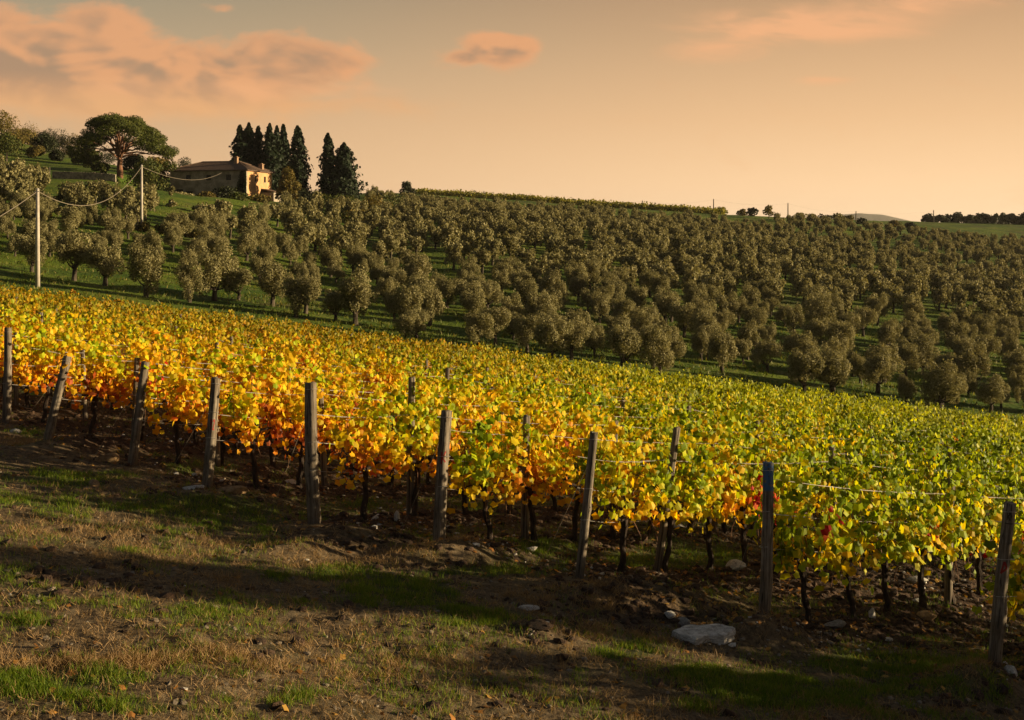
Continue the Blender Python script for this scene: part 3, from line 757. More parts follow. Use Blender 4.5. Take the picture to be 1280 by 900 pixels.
for k, st in row_stations.items():
    if k > 12 or k < -1: continue
    for hz_, wn_ in WN.items():
        if k > 8 and hz_ < 1.6: continue
        mm = MB(); P = []
        if len(st) > 7: st = st[:8]
        o0 = np.array([st[0][1], st[0][2], gz1(st[0][1], st[0][2])])
        for (a, c2) in zip(st[:-1], st[1:]):
            za = gz1(a[1], a[2])+min(hz_, a[3]-.06); zb = gz1(c2[1], c2[2])+min(hz_, c2[3]-.06)
            for q in range(4):
                f = q/4; P.append((a[1]+(c2[1]-a[1])*f, a[2]+(c2[2]-a[2])*f, za+(zb-za)*f-.05*4*f*(1-f)))
        P.append((st[-1][1], st[-1][2], zb)); P = np.array(P)-o0
        side = np.array([-RD[1], RD[0], 0])*-.03
        mm.tube(P+side, .0026 if k < 6 else .004, 4, cap=False)
        if hz_ > 1: mm.tube(P-side, .0026 if k < 6 else .004, 4, cap=False)
        o = link('trellis_wire', mm.mesh('trellis_wire', M_wire), None, tuple(o0))
        nm = ROWNAME.get(k, 'in the %s row up from the leftmost end post' % ordw(k-8) if k > 8 else '')
        tag(o, '%s trellis wire %s' % (wn_, nm), 'wire', 'trellis wires strung along the vine rows')

# ------------------------------------------------------------------ grass, straw, litter and stones of the near ground
def pick(n, fn, ylo=8.6, yhi=34.):
    """random ground points inside the view, kept with probability fn(cover)"""
    out = []
    while sum(len(o) for o in out) < n:
        k = 60000; y = ylo*(yhi/ylo)**(rng.random(k)); x = (rng.random(k)*2-1)*(.45*y+.5)
        keep = rng.random(k) < np.clip(12./y, .12, 1)
        x, y = x[keep], y[keep]; z0 = base(x, y); r, s, g, h = relief(x, y, z0)
        w = fn(s, g, h, x, y); q = rng.random(len(x)) < w
        out.append(np.stack([x[q], y[q], (z0+r)[q]], 1))
    return np.concatenate(out)[:n]
def blades(name, P, hgt, w, spread, mat, label, cat, clump=1, stem=.6):
    if clump > 1:
        P = np.repeat(P, clump, 0); P[:, :2] += rng.normal(0, spread, (len(P), 2)); P[:, 2] = ground(P[:, 0], P[:, 1])
    N = len(P); a = rng.uniform(0, 6.283, N)
    n = np.stack([np.cos(a), np.sin(a), np.zeros(N)], 1)
    t = np.stack([stem*rng.normal(0, 1, N), stem*rng.normal(0, 1, N), np.ones(N)], 1)
    far = np.clip(P[:, 1]/13., 1, 2.2)
    sz = hgt*rng.uniform(.5, 1.25, N)*(1+.15*(far-1))
    V0, F0 = blade(w)
    me = leafmesh(name, [scatter(P, n, t, sz, (V0, F0))], mat)
    o = link(name, me); tag(o, label, cat, None, 'stuff')
P = pick(19000, lambda s, g, h, x, y: np.clip((g**1.2)*sstep(fbm(x/.22, y/.22, 88, 3), .36, .60)+.10*sstep(fbm(x/.7, y/.7, 91, 3), .48, .62), 0, 1))
blades('grass', P, .062, .045, .035, M_grass, 'short green grass in patches along the track and between the vine rows', 'grass', 6, .35)
P = pick(11000, lambda s, g, h, x, y: np.clip(h**1.3*sstep(fbm(x/.3, y/.3, 98, 3), .38, .6)+.02*(1-s), 0, 1))
blades('dry_grass', P, .082, .030, .05, M_hay, 'dry straw-coloured grass tufts on the banks and by the posts', 'dry grass', 5, 1.1)
P = pick(26000, lambda s, g, h, x, y: np.clip(.45*(1-g)*(1-.6*s)+.2*h, 0, 1))
N = len(P); P[:, 2] += .006
V_ = scatter(P, np.stack([.35*rng.normal(size=N), .35*rng.normal(size=N), np.ones(N)], 1), rn(N, 3), rng.uniform(.015, .05, N), (blade(.10)[0], blade(.09)[1]))
o = link('straw_litter', leafmesh('straw_litter', [V_], M_hay)); tag(o, 'broken straw and dead stems strewn over the bare track', 'straw', None, 'stuff')
P = pick(5200, lambda s, g, h, x, y: np.clip((.15+.85*sstep(inside(x, y), -1.2, .6))*(.35+.65*s), 0, 1))
N = len(P); P[:, 2] += .014
V_ = scatter(P, np.stack([.5*rng.normal(size=N), .5*rng.normal(size=N), np.ones(N)], 1), rn(N, 3), rng.uniform(.05, .12, N), LOBED)
o = link('fallen_leaves', leafmesh('fallen_leaves', [V_], M_litter)); tag(o, 'fallen brown and orange vine leaves scattered under the rows', 'leaf litter', None, 'stuff')
# loose stones: many small ones as one mass, the larger ones one by one
def rock_mesh(seed, mat, flat=.6, sub=2, ang=.25):
    rg = np.random.default_rng(seed); bm = bmesh.new(); bmesh.ops.create_icosphere(bm, subdivisions=sub, radius=1)
    planes = [(Vector(rg.normal(size=3)).normalized(), rg.uniform(.55, .85)) for _ in range(9)]
    for v in bm.verts:
        for nrm, d in planes:
            e_ = v.co.dot(nrm)-d
            if e_ > 0: v.co -= nrm*e_
        v.co *= 1+rg.uniform(-.03, .03); v.co.z *= flat
    me = bpy.data.meshes.new('rock'); bm.to_mesh(me); bm.free(); me.materials.append(mat); return me
import bmesh
base_r = rock_mesh(1, M_rock, .6, 1)
rv = np.zeros(len(base_r.vertices)*3); base_r.vertices.foreach_get('co', rv); rv = rv.reshape(-1, 3); rf = np.array([p.vertices[:] for p in base_r.polygons])
def stones(name, P, smin, smax, mat, label):
    N = len(P); P = P.copy(); sz = smin+(smax-smin)*rng.random(N)**2.5
    V, F, A = scatter(P, np.stack([.3*rng.normal(size=N), .3*rng.normal(size=N), np.ones(N)], 1), rn(N, 3), sz, (rv, [rf]))
    o = link(name, mesh_np(name, V, F, mats=[mat])); tag(o, label, 'stones', None, 'stuff')
P = pick(9000, lambda s, g, h, x, y: np.clip(s*(1-g)+.03*(1-g), 0, 1))
stones('earth_clods', P, .018, .11, simple('earth_clod', (.022, .013, .008), (.085, .050, .030), 9, .95, 1., .02), 'dark crumbly clods of tilled earth along the vine rows')
P = pick(5200, lambda s, g, h, x, y: np.clip(.05*(1-g)+.75*s*sstep(fbm(x/1.4, y/1.4, 77, 2), .42, .62), 0, 1))
stones('gravel', P, .010, .050, simple('brown_gravel', (.09, .07, .05), (.24, .20, .15), 5, .9, .6, .01), 'small grey stones strewn through the tilled soil and track')
P = pick(520, lambda s, g, h, x, y: np.clip(.001*(1-g)+.8*s*sstep(fbm(x/1.4, y/1.4, 77, 2), .47, .62), 0, 1))
stones('pale_pebbles', P, .015, .075, M_pale, 'pale limestone pebbles catching light under the vines')
def slab_mesh():
    rg = np.random.default_rng(4); out = [(1.15, .05), (.75, .75), (.1, .7), (-.4, 1.0), (-1.05, .45), (-.9, -.2), (-.55, -.95), (.05, -.6), (.45, -.9), (.95, -.45)]; V = []; F = []
    lv = [(1.02, -.9), (1.0, .1), (.97, .75), (.90, 1.)]; n = len(out)*3
    base_ = []
    for i in range(len(out)):
        a, c = out[i], out[(i+1) % len(out)]
        for q in range(3): base_.append((a[0]+(c[0]-a[0])*q/3+rg.uniform(-.025, .025), a[1]+(c[1]-a[1])*q/3+rg.uniform(-.025, .025)))
    for s_, z in lv:
        for (a, c) in base_: V.append((a*s_*(1+rg.uniform(-.015, .015)), c*s_, z+rg.uniform(-.06, .06)+.25*a*(z > 0)))
    for l in range(3): F += [(l*n+i, l*n+(i+1) % n, (l+1)*n+(i+1) % n, (l+1)*n+i) for i in range(n)]
    V.append((0, 0, 1.04)); F += [(3*n+i, 3*n+(i+1) % n, 4*n) for i in range(n)]
    mm = MB(); mm.add(V, F); return mm.mesh('slab', M_pale)
RK = [(880, 804, .33, .26, .05, 'p', 10, 'large flat white limestone slab beside the blue-topped post'), (910, 806, 0, 0, 0, '', 0, ''),
      (134, 581, .22, .14, .12, 't', 25, 'squared tan stone block in front of the dark leaning post'),
      (290, 627, .30, .16, .09, 't', -10, 'flat buff stone lying right of the post marked 92'),
      (243, 617, .22, .12, .06, 'p', 12, 'flat pale stone touching the foot of the post marked 92'),
      (364, 606, .19, .13, .10, 'p', 0, 'pale angular rock left of the stout brown end post'),
      (118, 612, .10, .09, .08, 't', 0, 'small rounded tan stone below the squared tan block'),
      (243, 597, .06, .05, .05, 'p', 0, 'tiny white stone behind the post marked 92'),
      (496, 660, .05, .05, .12, 'p', 0, 'upright narrow white stone between the stout post and the K post'),
      (664, 698, .12, .06, .05, 'p', 30, 'sharp white chip in the grass left of the slim leaning post'),
      (661, 770, .14, .09, .04, 'p', 0, 'flat pale stone at the near foot of the earth bank'),
      (852, 781, .11, .09, .08, 'r', 0, 'rounded grey stone on the bank behind the white slab'), (838, 776, .09, .07, .05, 'p', 0, 'small flat stone beside the rounded grey one behind the slab'),
      (920, 718, .16, .10, .10, 'p', 0, 'pale rock left of the blue-topped post under the vines'),
      (460, 593, .16, .10, .12, 'r', 0, 'grey rock between the vine trunks of the row marked 92'), (494, 602, .15, .08, .10, 't', 0, 'tan rock lying just left of the dark line post'),
      (845, 662, .20, .12, .08, 'p', 0, 'pale flat rock on the stone heap under the vines'), (862, 668, .13, .1, .08, 'p', 20, 'broken pale rock on the right of the stone heap'),
      (1145, 731, .20, .12, .08, 'p', 0, 'pale rock in tilled soil right of the blue-topped post'), (1148, 757, .13, .07, .05, 'p', 0, 'white flat stone below the larger pale rock'),
      (1158, 779, .16, .10, .07, 't', 0, 'tan flat stone catching the sun in the tilled soil'), (1090, 781, .06, .05, .10, 'p', 0, 'small upright pale stone right of the first vine trunk'),
      (1043, 795, .16, .08, .06, 'r', 15, 'long grey stone near the first vine trunk of that row'), (1264, 866, .09, .09, .08, 'p', 0, 'round white stone at the foot of the knotty end post'),
      (1257, 850, .05, .05, .06, 'p', 0, 'small pale stone right behind the knotty end post'), (740, 598, .13, .08, .08, 'r', 0, 'grey stone in the shade under the middle rows'),
      (682, 607, .18, .08, .07, 'p', 0, 'long pale stone behind the dark line post'), (690, 560, .12, .1, .1, 'p', 0, 'pale stone glimpsed through a gap in the vines'),
      (568, 615, .16, .10, .08, 'p', -30, 'pale slanting stone just right of the K post'), (20, 540, .14, .1, .07, 'p', 0, 'pale stone beside the leftmost end post'),
      (675, 801, .16, .12, .06, 'd', 0, 'dark clod of earth with dry stalks in front of the bank')]
M_slabs = {'p': M_pale, 't': M_tan, 'r': M_rock, 'd': simple('dark_clod', (.03, .018, .01), (.09, .05, .028), 12, .95, 1., .03)}
for q, (px, py, rx, ry, rz_, kd, rot, lab) in enumerate(RK):
    if not kd: continue
    x, y, z = at(px, py); z = gz1(x, y)
    me = rock_mesh(300+q, M_slabs[kd], 1., 3 if rx > .15 else 2) if q else slab_mesh()
    o = link('dirt_clod' if kd == 'd' else 'stone', me, None, (x, y, z+rz_*(.6 if q == 0 else .35)), R(rot)); o.scale = (rx, ry, rz_)
    tag(o, lab, 'clod' if kd == 'd' else 'stone', None if kd == 'd' else 'loose stones on the ground')

# ------------------------------------------------------------------ trees of the hill
def shell_points(c, r, N, inner=.55):
    d = rn(N, 3); d /= np.linalg.norm(d, axis=1)[:, None]
    rad = inner+(1-inner)*rng.random(N)**.6
    return np.array(c)+d*rad[:, None]*np.array(r), d
def crown(blobs_, N, size, jit=.9, up=.0):
    vol = np.array([(b_[1][0]*b_[1][1]*b_[1][2])**(2/3) for b_ in blobs_]); cnt = np.maximum(8, (N*vol/vol.sum())).astype(int)
    P = []; D = []
    for (c, r), k in zip(blobs_, cnt):
        p, d = shell_points(c, r, k); P.append(p); D.append(d)
    P = np.concatenate(P); D = np.concatenate(D); N = len(P)
    lo, hi = P[:, 2].min(), P[:, 2].max()
    n = D+jit*rn(N, 3)*.6+np.array([0, 0, up]); t = rn(N, 3)
    return P, n, t, rng.uniform(.65, 1.3, N)*size, (P[:, 2]-lo)/(hi-lo)
def olive_blobs(seed):
    rg = np.random.default_rng(seed); L = []; H = rg.uniform(3.7, 4.7); w = rg.uniform(1.35, 1.95); nb = rg.integers(15, 22)
    for k in range(nb):
        a = 6.283*k/nb*2.4+rg.uniform(-.4, .4); f = rg.random()
        z = 1.35+(H-1.9)*f; rad = w*(.75-.45*abs(f-.35)**1.2)*rg.uniform(.5, 1.1)
        s_ = rg.uniform(.36, .74)*(1-.2*f)
        L.append(((rad*math.cos(a), rad*math.sin(a), z+rg.uniform(-.3, .35)), (s_, s_, s_*rg.uniform(1.0, 1.7))))
    L.append(((0, 0, H*.52), (w*.42, w*.42, H*.24))); return L, H
def olive_trunk(seed, L):
    random.seed(seed); m = MB(); bx = random.uniform(-.15, .15); 
    fork = random.uniform(.7, 1.1)
    m.tube([(0, 0, -.4), (bx*.4, 0, .2), (bx, random.uniform(-.06, .06), fork)], [.27, .20, .16], 8, jit=.12)
    for (c, r) in sorted(L[:-1], key=lambda q: q[0][2])[:6]+L[-1:]:
        e_ = np.array(c)*np.array([.8, .8, .95]); s_ = np.array([bx, 0, fork-.05]); mid = s_*.5+e_*.5+np.array([random.uniform(-.15, .15), random.uniform(-.15, .15), -.1])
        m.tube([s_, mid, e_], [.10, .065, .025], 5, jit=.08)
    return m.mesh('olive_trunk', M_bark)
OL = []
for k in range(9):
    L, H = olive_blobs(400+k)
    P, n, t, sz, hn = crown(L, 6800, .10, .7)
    # sprays that break the outline
    d = rn(700, 3); j = rng.integers(len(L), size=700); cc = np.array([L[q][0] for q in j]); rr = np.array([L[q][1] for q in j]); d /= np.linalg.norm(d, axis=1)[:, None]; d[:, 2] = np.abs(d[:, 2])*1.1-.15
    P2 = cc+d*rr*rng.uniform(1., 1.32, 700)[:, None]
    me = leafmesh('olive_crown', [scatter(P, n, t, sz, QL, hn), scatter(P2, rn(700, 3), d+.3*rn(700, 3), rng.uniform(.08, .15, 700), QL, np.full(700, .9))], M_olive)
    OL.append((me, olive_trunk(500+k, L), L))
GX = []; HOUSE_PX = (205, 345, 196, 262)
CLEAR = [(240, 275, 50, 14, 1.2), (238, 292, 40, 20, .6), (420, 288, 60, 12, .8), (230, 345, 60, 10, .6), (90, 185, 70, 20, 1.2), (150, 215, 60, 10, 1.2),
         (600, 335, 40, 16, .8), (560, 345, 50, 22, .7), (1110, 258+52, 60, 14, .8), (1240, 292, 60, 10, 1.2), (1165, 345, 80, 12, .7), (950, 282, 60, 10, .7), (1060, 300, 70, 14, .6),
         (1050, 385, 80, 10, .6), (1180, 400, 90, 14, .6), (690, 345, 30, 10, .5), (1130, 430, 80, 8, .5), (870, 470, 60, 8, .3), (30, 190, 60, 16, .9), (355, 262, 30, 8, .9), (1000, 275, 40, 6, .7), (40, 345, 70, 14, .5)]
D = 93.; line = 1; OLV = []
rg = np.random.default_rng(99)
while D < 350:
    x = -.475*D-4+rg.uniform(0, 4)
    while x < .475*D+4:
        xx = x+rg.normal(0, 1.0); yy = D+rg.normal(0, 1.1)-.05*xx*0
        z = float(base(xx, yy)); px, py = img(xx, yy, z)
        dens = .95 if px > 430 else .97
        dens -= .8*float(blobs(np.array(float(px)), np.array(float(py)), CLEAR))
        ok = rg.random() < dens and yy < (345 if px > 950 else 330)
        if ok and 470 < px < 960: ok = py > np.interp(px, [480, 560, 900, 960], [250, 257, 279, 282])
        if (HOUSE_PX[0]-8 < px < HOUSE_PX[1]+12 and (yy > 205 or py < 278)): ok = False
        if 345 < px < 460 and yy > 232 : ok = False
        if 55 < px < 205 and py < 256: ok = False
        if px <= 55 and py < 226: ok = False
        if ok: OLV.append([xx, yy, z, line, px, py])
        x += rg.uniform(4.0, 5.6)*(1-.2*float(sstep(D, 190, 300)))
    D += 4.3; line += 1
# trees seen one by one above the vineyard's far edge
HAND = [(92, 351, 1.1), (131, 357, 1.0), (183, 372, 1.05), (237, 378, .85), (268, 376, 1.15), (298, 375, .8), (340, 383, 1.0), (382, 392, .9), (370, 397, .85), (444, 407, 1.15), (420, 402, .75), (511, 414, 1.), (40, 340, .9), (328, 284, .85), (394, 314, 1.05)]
hand = []
for px, py, sc in HAND:
    x, y, z = at(px, py, 92, 400)
    hand.append([x, y, z, 0, px, py]); OLV = [o for o in OLV if math.hypot(o[0]-x, o[1]-y) > 3.2 or o[3] == 0]
OLV = [o for o in OLV if not (o[1] < 120 and o[4] < 480) and o[5] < 364+o[4]*.13]
for h_, p_ in zip(hand, HAND): h_.append(p_[2])
front = sorted(hand, key=lambda o: o[4])
rest = sorted(OLV, key=lambda o: o[1])
NI = 272; indiv = rest[:NI]; mass = rest[NI:]
def put_olive(o, i, lab, sc):
    k = (i*7+int(o[0]*3)) % len(OL)
    e_ = empty('olive_tree', (o[0], o[1], o[2]-.05), random.uniform(0, 6.28), (sc*random.uniform(.92, 1.12), sc*random.uniform(.92, 1.12), sc))
    tag(e_, lab, 'olive tree', 'olive trees on the hillside')
    link('trunk', OL[k][1], e_); link('crown', OL[k][0], e_)
for i, o in enumerate(front):
    put_olive(o, i, '%s olive tree from the left among those standing apart above the vineyard edge' % ordw(i+1), o[6])
lines = {}
for o in indiv: lines.setdefault(o[3], []).append(o)
for li, (ln, L) in enumerate(sorted(lines.items())):
    L.sort(key=lambda o: o[4])
    for i, o in enumerate(L):
        put_olive(o, i+li*3, '%s olive tree from the left in the %s olive line above the vineyard' % (ordw(i+1), ordw(li+1)), random.choice((.68, .85, .94, 1.02))*random.uniform(.9, 1.12)*.9*(.95 if o[4] < 525 else 1))
items = []; tk = MB(); random.seed(3)
FARC = [crown(OL[k][2], 950, .27, .9) for k in range(9)]
for i, o in enumerate(mass):
    P, n, t, sz, hn = FARC[i % 9]; a = rng.uniform(0, 6.28); ca, sa = math.cos(a), math.sin(a); Rz = np.array([[ca, sa, 0], [-sa, ca, 0], [0, 0, 1]]); sc = rng.uniform(.72, 1.06)*(1-.26*float(sstep(o[1], 190, 300)))
    items.append(scatter((P*sc)@Rz+np.array([o[0], o[1], o[2]-.05]), n@Rz, t@Rz, sz*sc, QL, hn))
    tk.tube([(o[0], o[1], o[2]-.3), (o[0]+.1, o[1], o[2]+.9), (o[0]+random.uniform(-.4, .4), o[1], o[2]+2)], [.2, .15, .07], 5, cap=False)
og = link('olive_grove', leafmesh('olive_grove', items, M_olive)); tag(og, 'dense grey-green olive grove covering the upper hillside', 'olive grove', None, 'stuff')
link('trunks', tk.mesh('trunks', M_bark), og)
print('olives', len(front), len(indiv), len(mass), 'vines', len(near_v), len(far_v))

def branchy(m, a, c, r0, r1, n=5, bend=.08, sides=6):
    a = np.array(a, float); c = np.array(c, float); L = np.linalg.norm(c-a); P = [a]
    for k in range(1, n): P.append(a+(c-a)*k/n+np.array([random.uniform(-1, 1) for _ in range(3)])*L*bend)
    P.append(c); m.tube(P, np.linspace(r0, r1, n+1), sides, jit=.06); return P
# umbrella pine
px, py = 150, 219; x, y, z = at(px, py, 180, 300); y = 232.; x = (px-640)/FPX*y; z = float(base(x, y))
s1 = y/FPX                                           # metres per photo pixel at the pine
pine = tag(empty('umbrella_pine', (x, y, z)), 'big flat-topped umbrella pine with spreading red-barked limbs left of the farmhouse', 'pine tree')
random.seed(11); m = MB(); pdz = max(0., (HZ-219)/FPX*y-z)
T = branchy(m, (0, 0, -.6), (-.1, 0, 5.2+pdz), .62, .42, 7, .015, 9)
pads = []
prof = [(-60, 38), (-50, 50), (-36, 66), (-20, 76), (-5, 80), (12, 78), (28, 70), (42, 58), (54, 44), (64, 34)]
for k in range(74):
    a = k*2.39996; rr = math.sqrt((k+.5)/74); ex = 9.6*rr*math.cos(a)+.9; ey = 8.4*rr*math.sin(a)
    top = np.interp(ex/s1, [p[0] for p in prof], [p[1] for p in prof])*s1-.9
    zz = top*(1-.16*(abs(ey)/8.4)**2)+pdz-random.choice((random.uniform(.1, 1.), random.uniform(.6, 1.6) if math.hypot(ex, ey) < 6.2 else random.uniform(.8, 3.4)))
    s_ = random.uniform(1.3, 2.2); pads.append(((ex, ey, zz), (s_, s_, s_*.52)))
    if k % 3 == 0:
        fr = 3.2+pdz+random.uniform(0, 2.0); mid = (ex*.45, ey*.45, fr+(zz-fr)*.55)
        P1 = branchy(m, (ex*.03, 0, fr), mid, .24, .13, 4, .05); branchy(m, mid, (ex*.97, ey*.97, zz-.2), .13, .04, 4, .06, 5)
link('trunk', m.mesh('pine_trunk', M_pbark, True), pine)
P, n, t, sz, hn = crown(pads, 36000, .21, .9, .3); d = np.array([0, 0, 1.])
link('crown', leafmesh('pine_crown', [scatter(P, n, t, sz, QL, hn)], M_pine), pine)
# cypresses
def cypress(seed, H, W_, multi=1):
    random.seed(seed); rg = np.random.default_rng(seed); N = int(2600*W_*H/22); P = []; D_ = []
    sub_ = [(0., 0., 1., 1.)]+[(W_*.5*math.cos(q*2.4+seed), W_*.5*math.sin(q*2.4+seed), rg.uniform(.5, .93), rg.uniform(.4, .6)) for q in range(9)]
    for k in range(int(N*1.15)):
        sx_, sy_, sh_, sw_ = sub_[0] if rg.random() < .4 else sub_[rg.integers(1, 10)]
        f = rg.random()**.85; z = .5+(H-.5)*f*sh_; prof_ = sw_*W_*(.62+.38*min(1, f*3.2))*(1-f**2.6)**.9*(1+.16*math.sin(f*23+seed)+.14*math.sin(f*51+2*seed))+.08
        a = rg.uniform(0, 6.283); rad = prof_*(.5+.6*rg.random()**.7)*(1+.28*math.sin(a*3+f*17+seed)); P.append((sx_*(1-f*.3)+rad*math.cos(a), sy_*(1-f*.3)+rad*math.sin(a), z)); D_.append((math.cos(a), math.sin(a), .5))
    P = np.array(P); N = len(P); n = np.array(D_)+.5*rn(N, 3); t = np.array(D_)*.5+np.array([0, 0, 1.4])+.3*rn(N, 3)
    me = leafmesh('cypress_crown', [scatter(P, n, t, rng.uniform(.3, .62, N), QL, P[:, 2]/H)], M_cyp)
    mm = MB(); mm.tube([(0, 0, -.5), (0, 0, H*.5), (0, 0, H-.4)], [.22, .14, .03], 6); return me, mm.mesh('cypress_trunk', M_bark)
CY = [(300, 157, 250, 9, 'broad leftmost cypress rising behind the farmhouse roof'), (311, 154, 250, 9, 'second cypress from the left behind the roof, with a pointed tip'),
      (323, 158, 252, 7, 'thin ragged cypress with gaps showing sky behind the roof'), (337, 155, 250, 8, 'tall dark cypress behind the right chimney'),
      (346, 158, 253, 7, 'narrow cypress squeezed between two taller ones behind the gable'), (354, 156, 250, 7, 'forked-tip cypress right of the right chimney'),
      (372, 158, 252, 11, 'full conical cypress standing just right of the farmhouse'), (410, 167, 253, 8, 'slender tall cypress in the pair apart on the right'),
      (430, 179, 255, 15, 'broad shorter cypress in the pair apart on the right')]
for i, (px, top, by, hw, lab) in enumerate(CY):
    y = 256.+(i % 3)*1.5 if i < 6 else 244.+i*.6; x = (px-640)/FPX*y; z = float(base(x, y)); H = (HZ-top)/FPX*y-z
    k1, k2 = cypress(30+i, H, hw/FPX*y*1.35)
    c_ = tag(empty('cypress_tree', (x, y, z)), lab, 'cypress tree', 'dark cypresses by the farmhouse'); link('crown', k1, c_); link('trunk', k2, c_)

# rough meadow grass along the foot of the olive hill
N = 60000; y_ = 76*(190/76.)**rng.random(N); x_ = (rng.random(N)*2-1)*.47*y_; k_ = rng.random(N) < sstep(fbm(x_/2.2, y_/2.2, 66, 4), .40, .60); x_, y_ = x_[k_], y_[k_]; N = len(x_)
P = np.stack([x_, y_, base(x_, y_)], 1); a_ = rng.uniform(0, 6.28, N)
o = link('meadow_grass', leafmesh('meadow_grass', [scatter(P, np.stack([np.cos(a_), np.sin(a_), 0*a_], 1), np.stack([.5*rng.normal(size=N), .5*rng.normal(size=N), np.ones(N)], 1), rng.uniform(.12, .42, N), blade(.16))],
    mkleaf('meadow_blades', (.045, .085, .010), (.10, .13, .018), (.24, .19, .06), .35))); tag(o, 'rough meadow grass at the foot of the olive hill', 'grass', None, 'stuff')
# red leaves on two of the near vines
M_redl = mkleaf('red_vine_leaves', (.30, .012, .008), (.52, .025, .012), (.60, .16, .015), .4)
def red_patch(px, py, dz, n_, dx=0.):
    best = min(near_v, key=lambda c: math.hypot(*(np.array(img(c[1], c[0], base(c[1], c[0])))-(px, py)))); bx, by = best[1], best[0]
    root = min((o_ for o_ in C.objects if o_.name.startswith('grapevine')), key=lambda o_: math.hypot(o_.location.x-bx, o_.location.y-by))
    P = np.stack([rng.normal(dx, .16, n_), rng.choice((-1, 1), n_)*rng.uniform(.30, .46, n_), dz+rng.normal(0, .13, n_)], 1)
    nn = np.stack([rng.normal(0, .6, n_), np.sign(P[:, 1]), rng.normal(.2, .5, n_)], 1); tt = np.stack([rng.normal(0, .5, n_), 0*nn[:, 0], np.full(n_, -1.)], 1)
    o_ = link('red_leaves', leafmesh('red_leaves', [scatter(P, nn, tt, rng.uniform(.08, .15, n_), LOBED)], M_redl), root); o_['label'] = 'cluster of bright red leaves'
red_patch(938, 700, 1.05, 90); red_patch(1262, 760, .80, 60); red_patch(1030, 790, 1.15, 26); red_patch(430, 600, 1.0, 30); red_patch(180, 560, 1.2, 30)

# ------------------------------------------------------------------ the farmhouse
def wall_mat(name, a, c):
    m, n, out = newmat(name); v = objc(n); f = n.noise(v, .55, 5, .65); g = n.noise(v, 3.2, 5, .65); x_, y_, z_ = n.xyz(v)
    col = n.mix(n.ss(f, .38, .62), a, c); col = n.mix(n.m('MULTIPLY', n.ss(g, .52, .68), .6), col, (.20, .16, .12))
    vv = n.N.new('ShaderNodeTexBrick'); n.put(vv.inputs['Vector'], n.vm('MULTIPLY', v, (1., 1., 1.))); 
    st = n.noise(n.vm('MULTIPLY', v, (5., 5., .5)), 1., 3, .6)
    col = n.mix(n.m('MULTIPLY', n.ss(st, .55, .7), .35), col, (.16, .13, .10))
    pbr(n, out, col, .92, n.bump(g, .6, .05)); return m
M_plaster = wall_mat('shaded_aged_plaster', (.36, .31, .25), (.20, .17, .13)); M_gable = wall_mat('sunlit_plaster', (.60, .33, .15), (.44, .25, .12))  # same plaster coloured twice: darker for the shaded front, orange for the sunlit gable
M_tile = simple('terracotta_tiles', (.085, .058, .042), (.17, .105, .07), 3, .9, .8, .05)
M_brick = simple('chimney_render', (.20, .13, .08), (.34, .21, .13), 3, .9, .3, .02)
M_shut = simple('dark_timber', (.05, .035, .025), (.09, .065, .045), 5, .8, .3, .01)
M_glass = simple('window_glass', (.02, .022, .025), (.03, .032, .035), 1, .12, 0, .001)
M_sill = simple('stone_trim', (.34, .29, .23), (.44, .38, .30), 4, .9, .3, .01)
M_stone = simple('drystone', (.12, .10, .08), (.34, .29, .22), 2.2, .95, 1., .08)
M_inner = simple('dark_interior', (.015, .012, .010), (.02, .016, .012), 2, 1, 0, .01)
HXc, HYc = (308-640)/FPX*235, 235.; fa = R(166); LF, LG = 16.6, 11.4
zg = float(base(HXc, HYc))-.1; EH = (HZ-213)/FPX*235-zg
house = tag(empty('farmhouse', (HXc, HYc, zg), fa), 'old two-storey stone and plaster farmhouse with a low hipped tile roof', 'farmhouse')
# local frame: +x runs along the facade to its left end, -y is... the facade looks to local +y
def holed(m, L, z0, z1, holes, th, place):
    xs_ = sorted({0, L}|{v for h_ in holes for v in h_[:2]}); zs_ = sorted({z0, z1}|{v for h_ in holes for v in h_[2:]})
    for a, c in zip(xs_[:-1], xs_[1:]):
        for d, e_ in zip(zs_[:-1], zs_[1:]):
            if any(a >= h_[0]-1e-6 and c <= h_[1]+1e-6 and d >= h_[2]-1e-6 and e_ <= h_[3]+1e-6 for h_ in holes): continue
            place(m, a, c, d, e_, th)
# facade plane y=0, outside is +y in local when fa=166deg:  local +y = (-sin,cos)(166) = (-.24,-.97): towards the viewer
def pf(m, a, c, d, e_, th): m.box((a, -th, d), (c, 0, e_))
def pg(m, a, c, d, e_, th): m.box((0, -c, d), (th, -a, e_))
k_ = 16.6/95.                                         # metres per photo pixel along the facade
fh = []
for wx in (236, 261, 286): u_ = (308-wx)*k_; fh.append((u_-.55, u_+.55, EH-1.9, EH-.75))
fh.append(((308-264)*k_-.6, (308-264)*k_+.6, -.1, 1.9)); fh.append(((308-237)*k_-.8, (308-237)*k_+.8, .9, 2.0)); fh.append(((308-223)*k_-1.1, (308-223)*k_+.3, -.1, 2.4))
mm = MB(); holed(mm, LF, -1.5, EH, fh, .45, pf); link('front_wall', mm.mesh('front_wall', M_plaster), house)
gh = []
kg = 11.4/32.
for wx in (319.5, 331): u_ = (wx-308)*kg; gh.append((u_-.45, u_+.45, EH-2.05, EH-.85))
mm = MB(); holed(mm, LG, -1.5, EH-.003, gh, .45, lambda m, a, c, d, e_, th: m.box((0.002, -c, d), (th, -a-(.45 if a == 0 else 0), e_)))
link('gable_wall', mm.mesh('gable_wall', M_gable), house)
mm = MB(); mm.box((LF-.45, -LG, -1.5), (LF-.002, -.455, EH-.003)); mm.box((.455, -LG, -1.5), (LF-.455, -LG+.45, EH-.003)); link('rear_wall', mm.mesh('rear_wall', M_plaster), house)
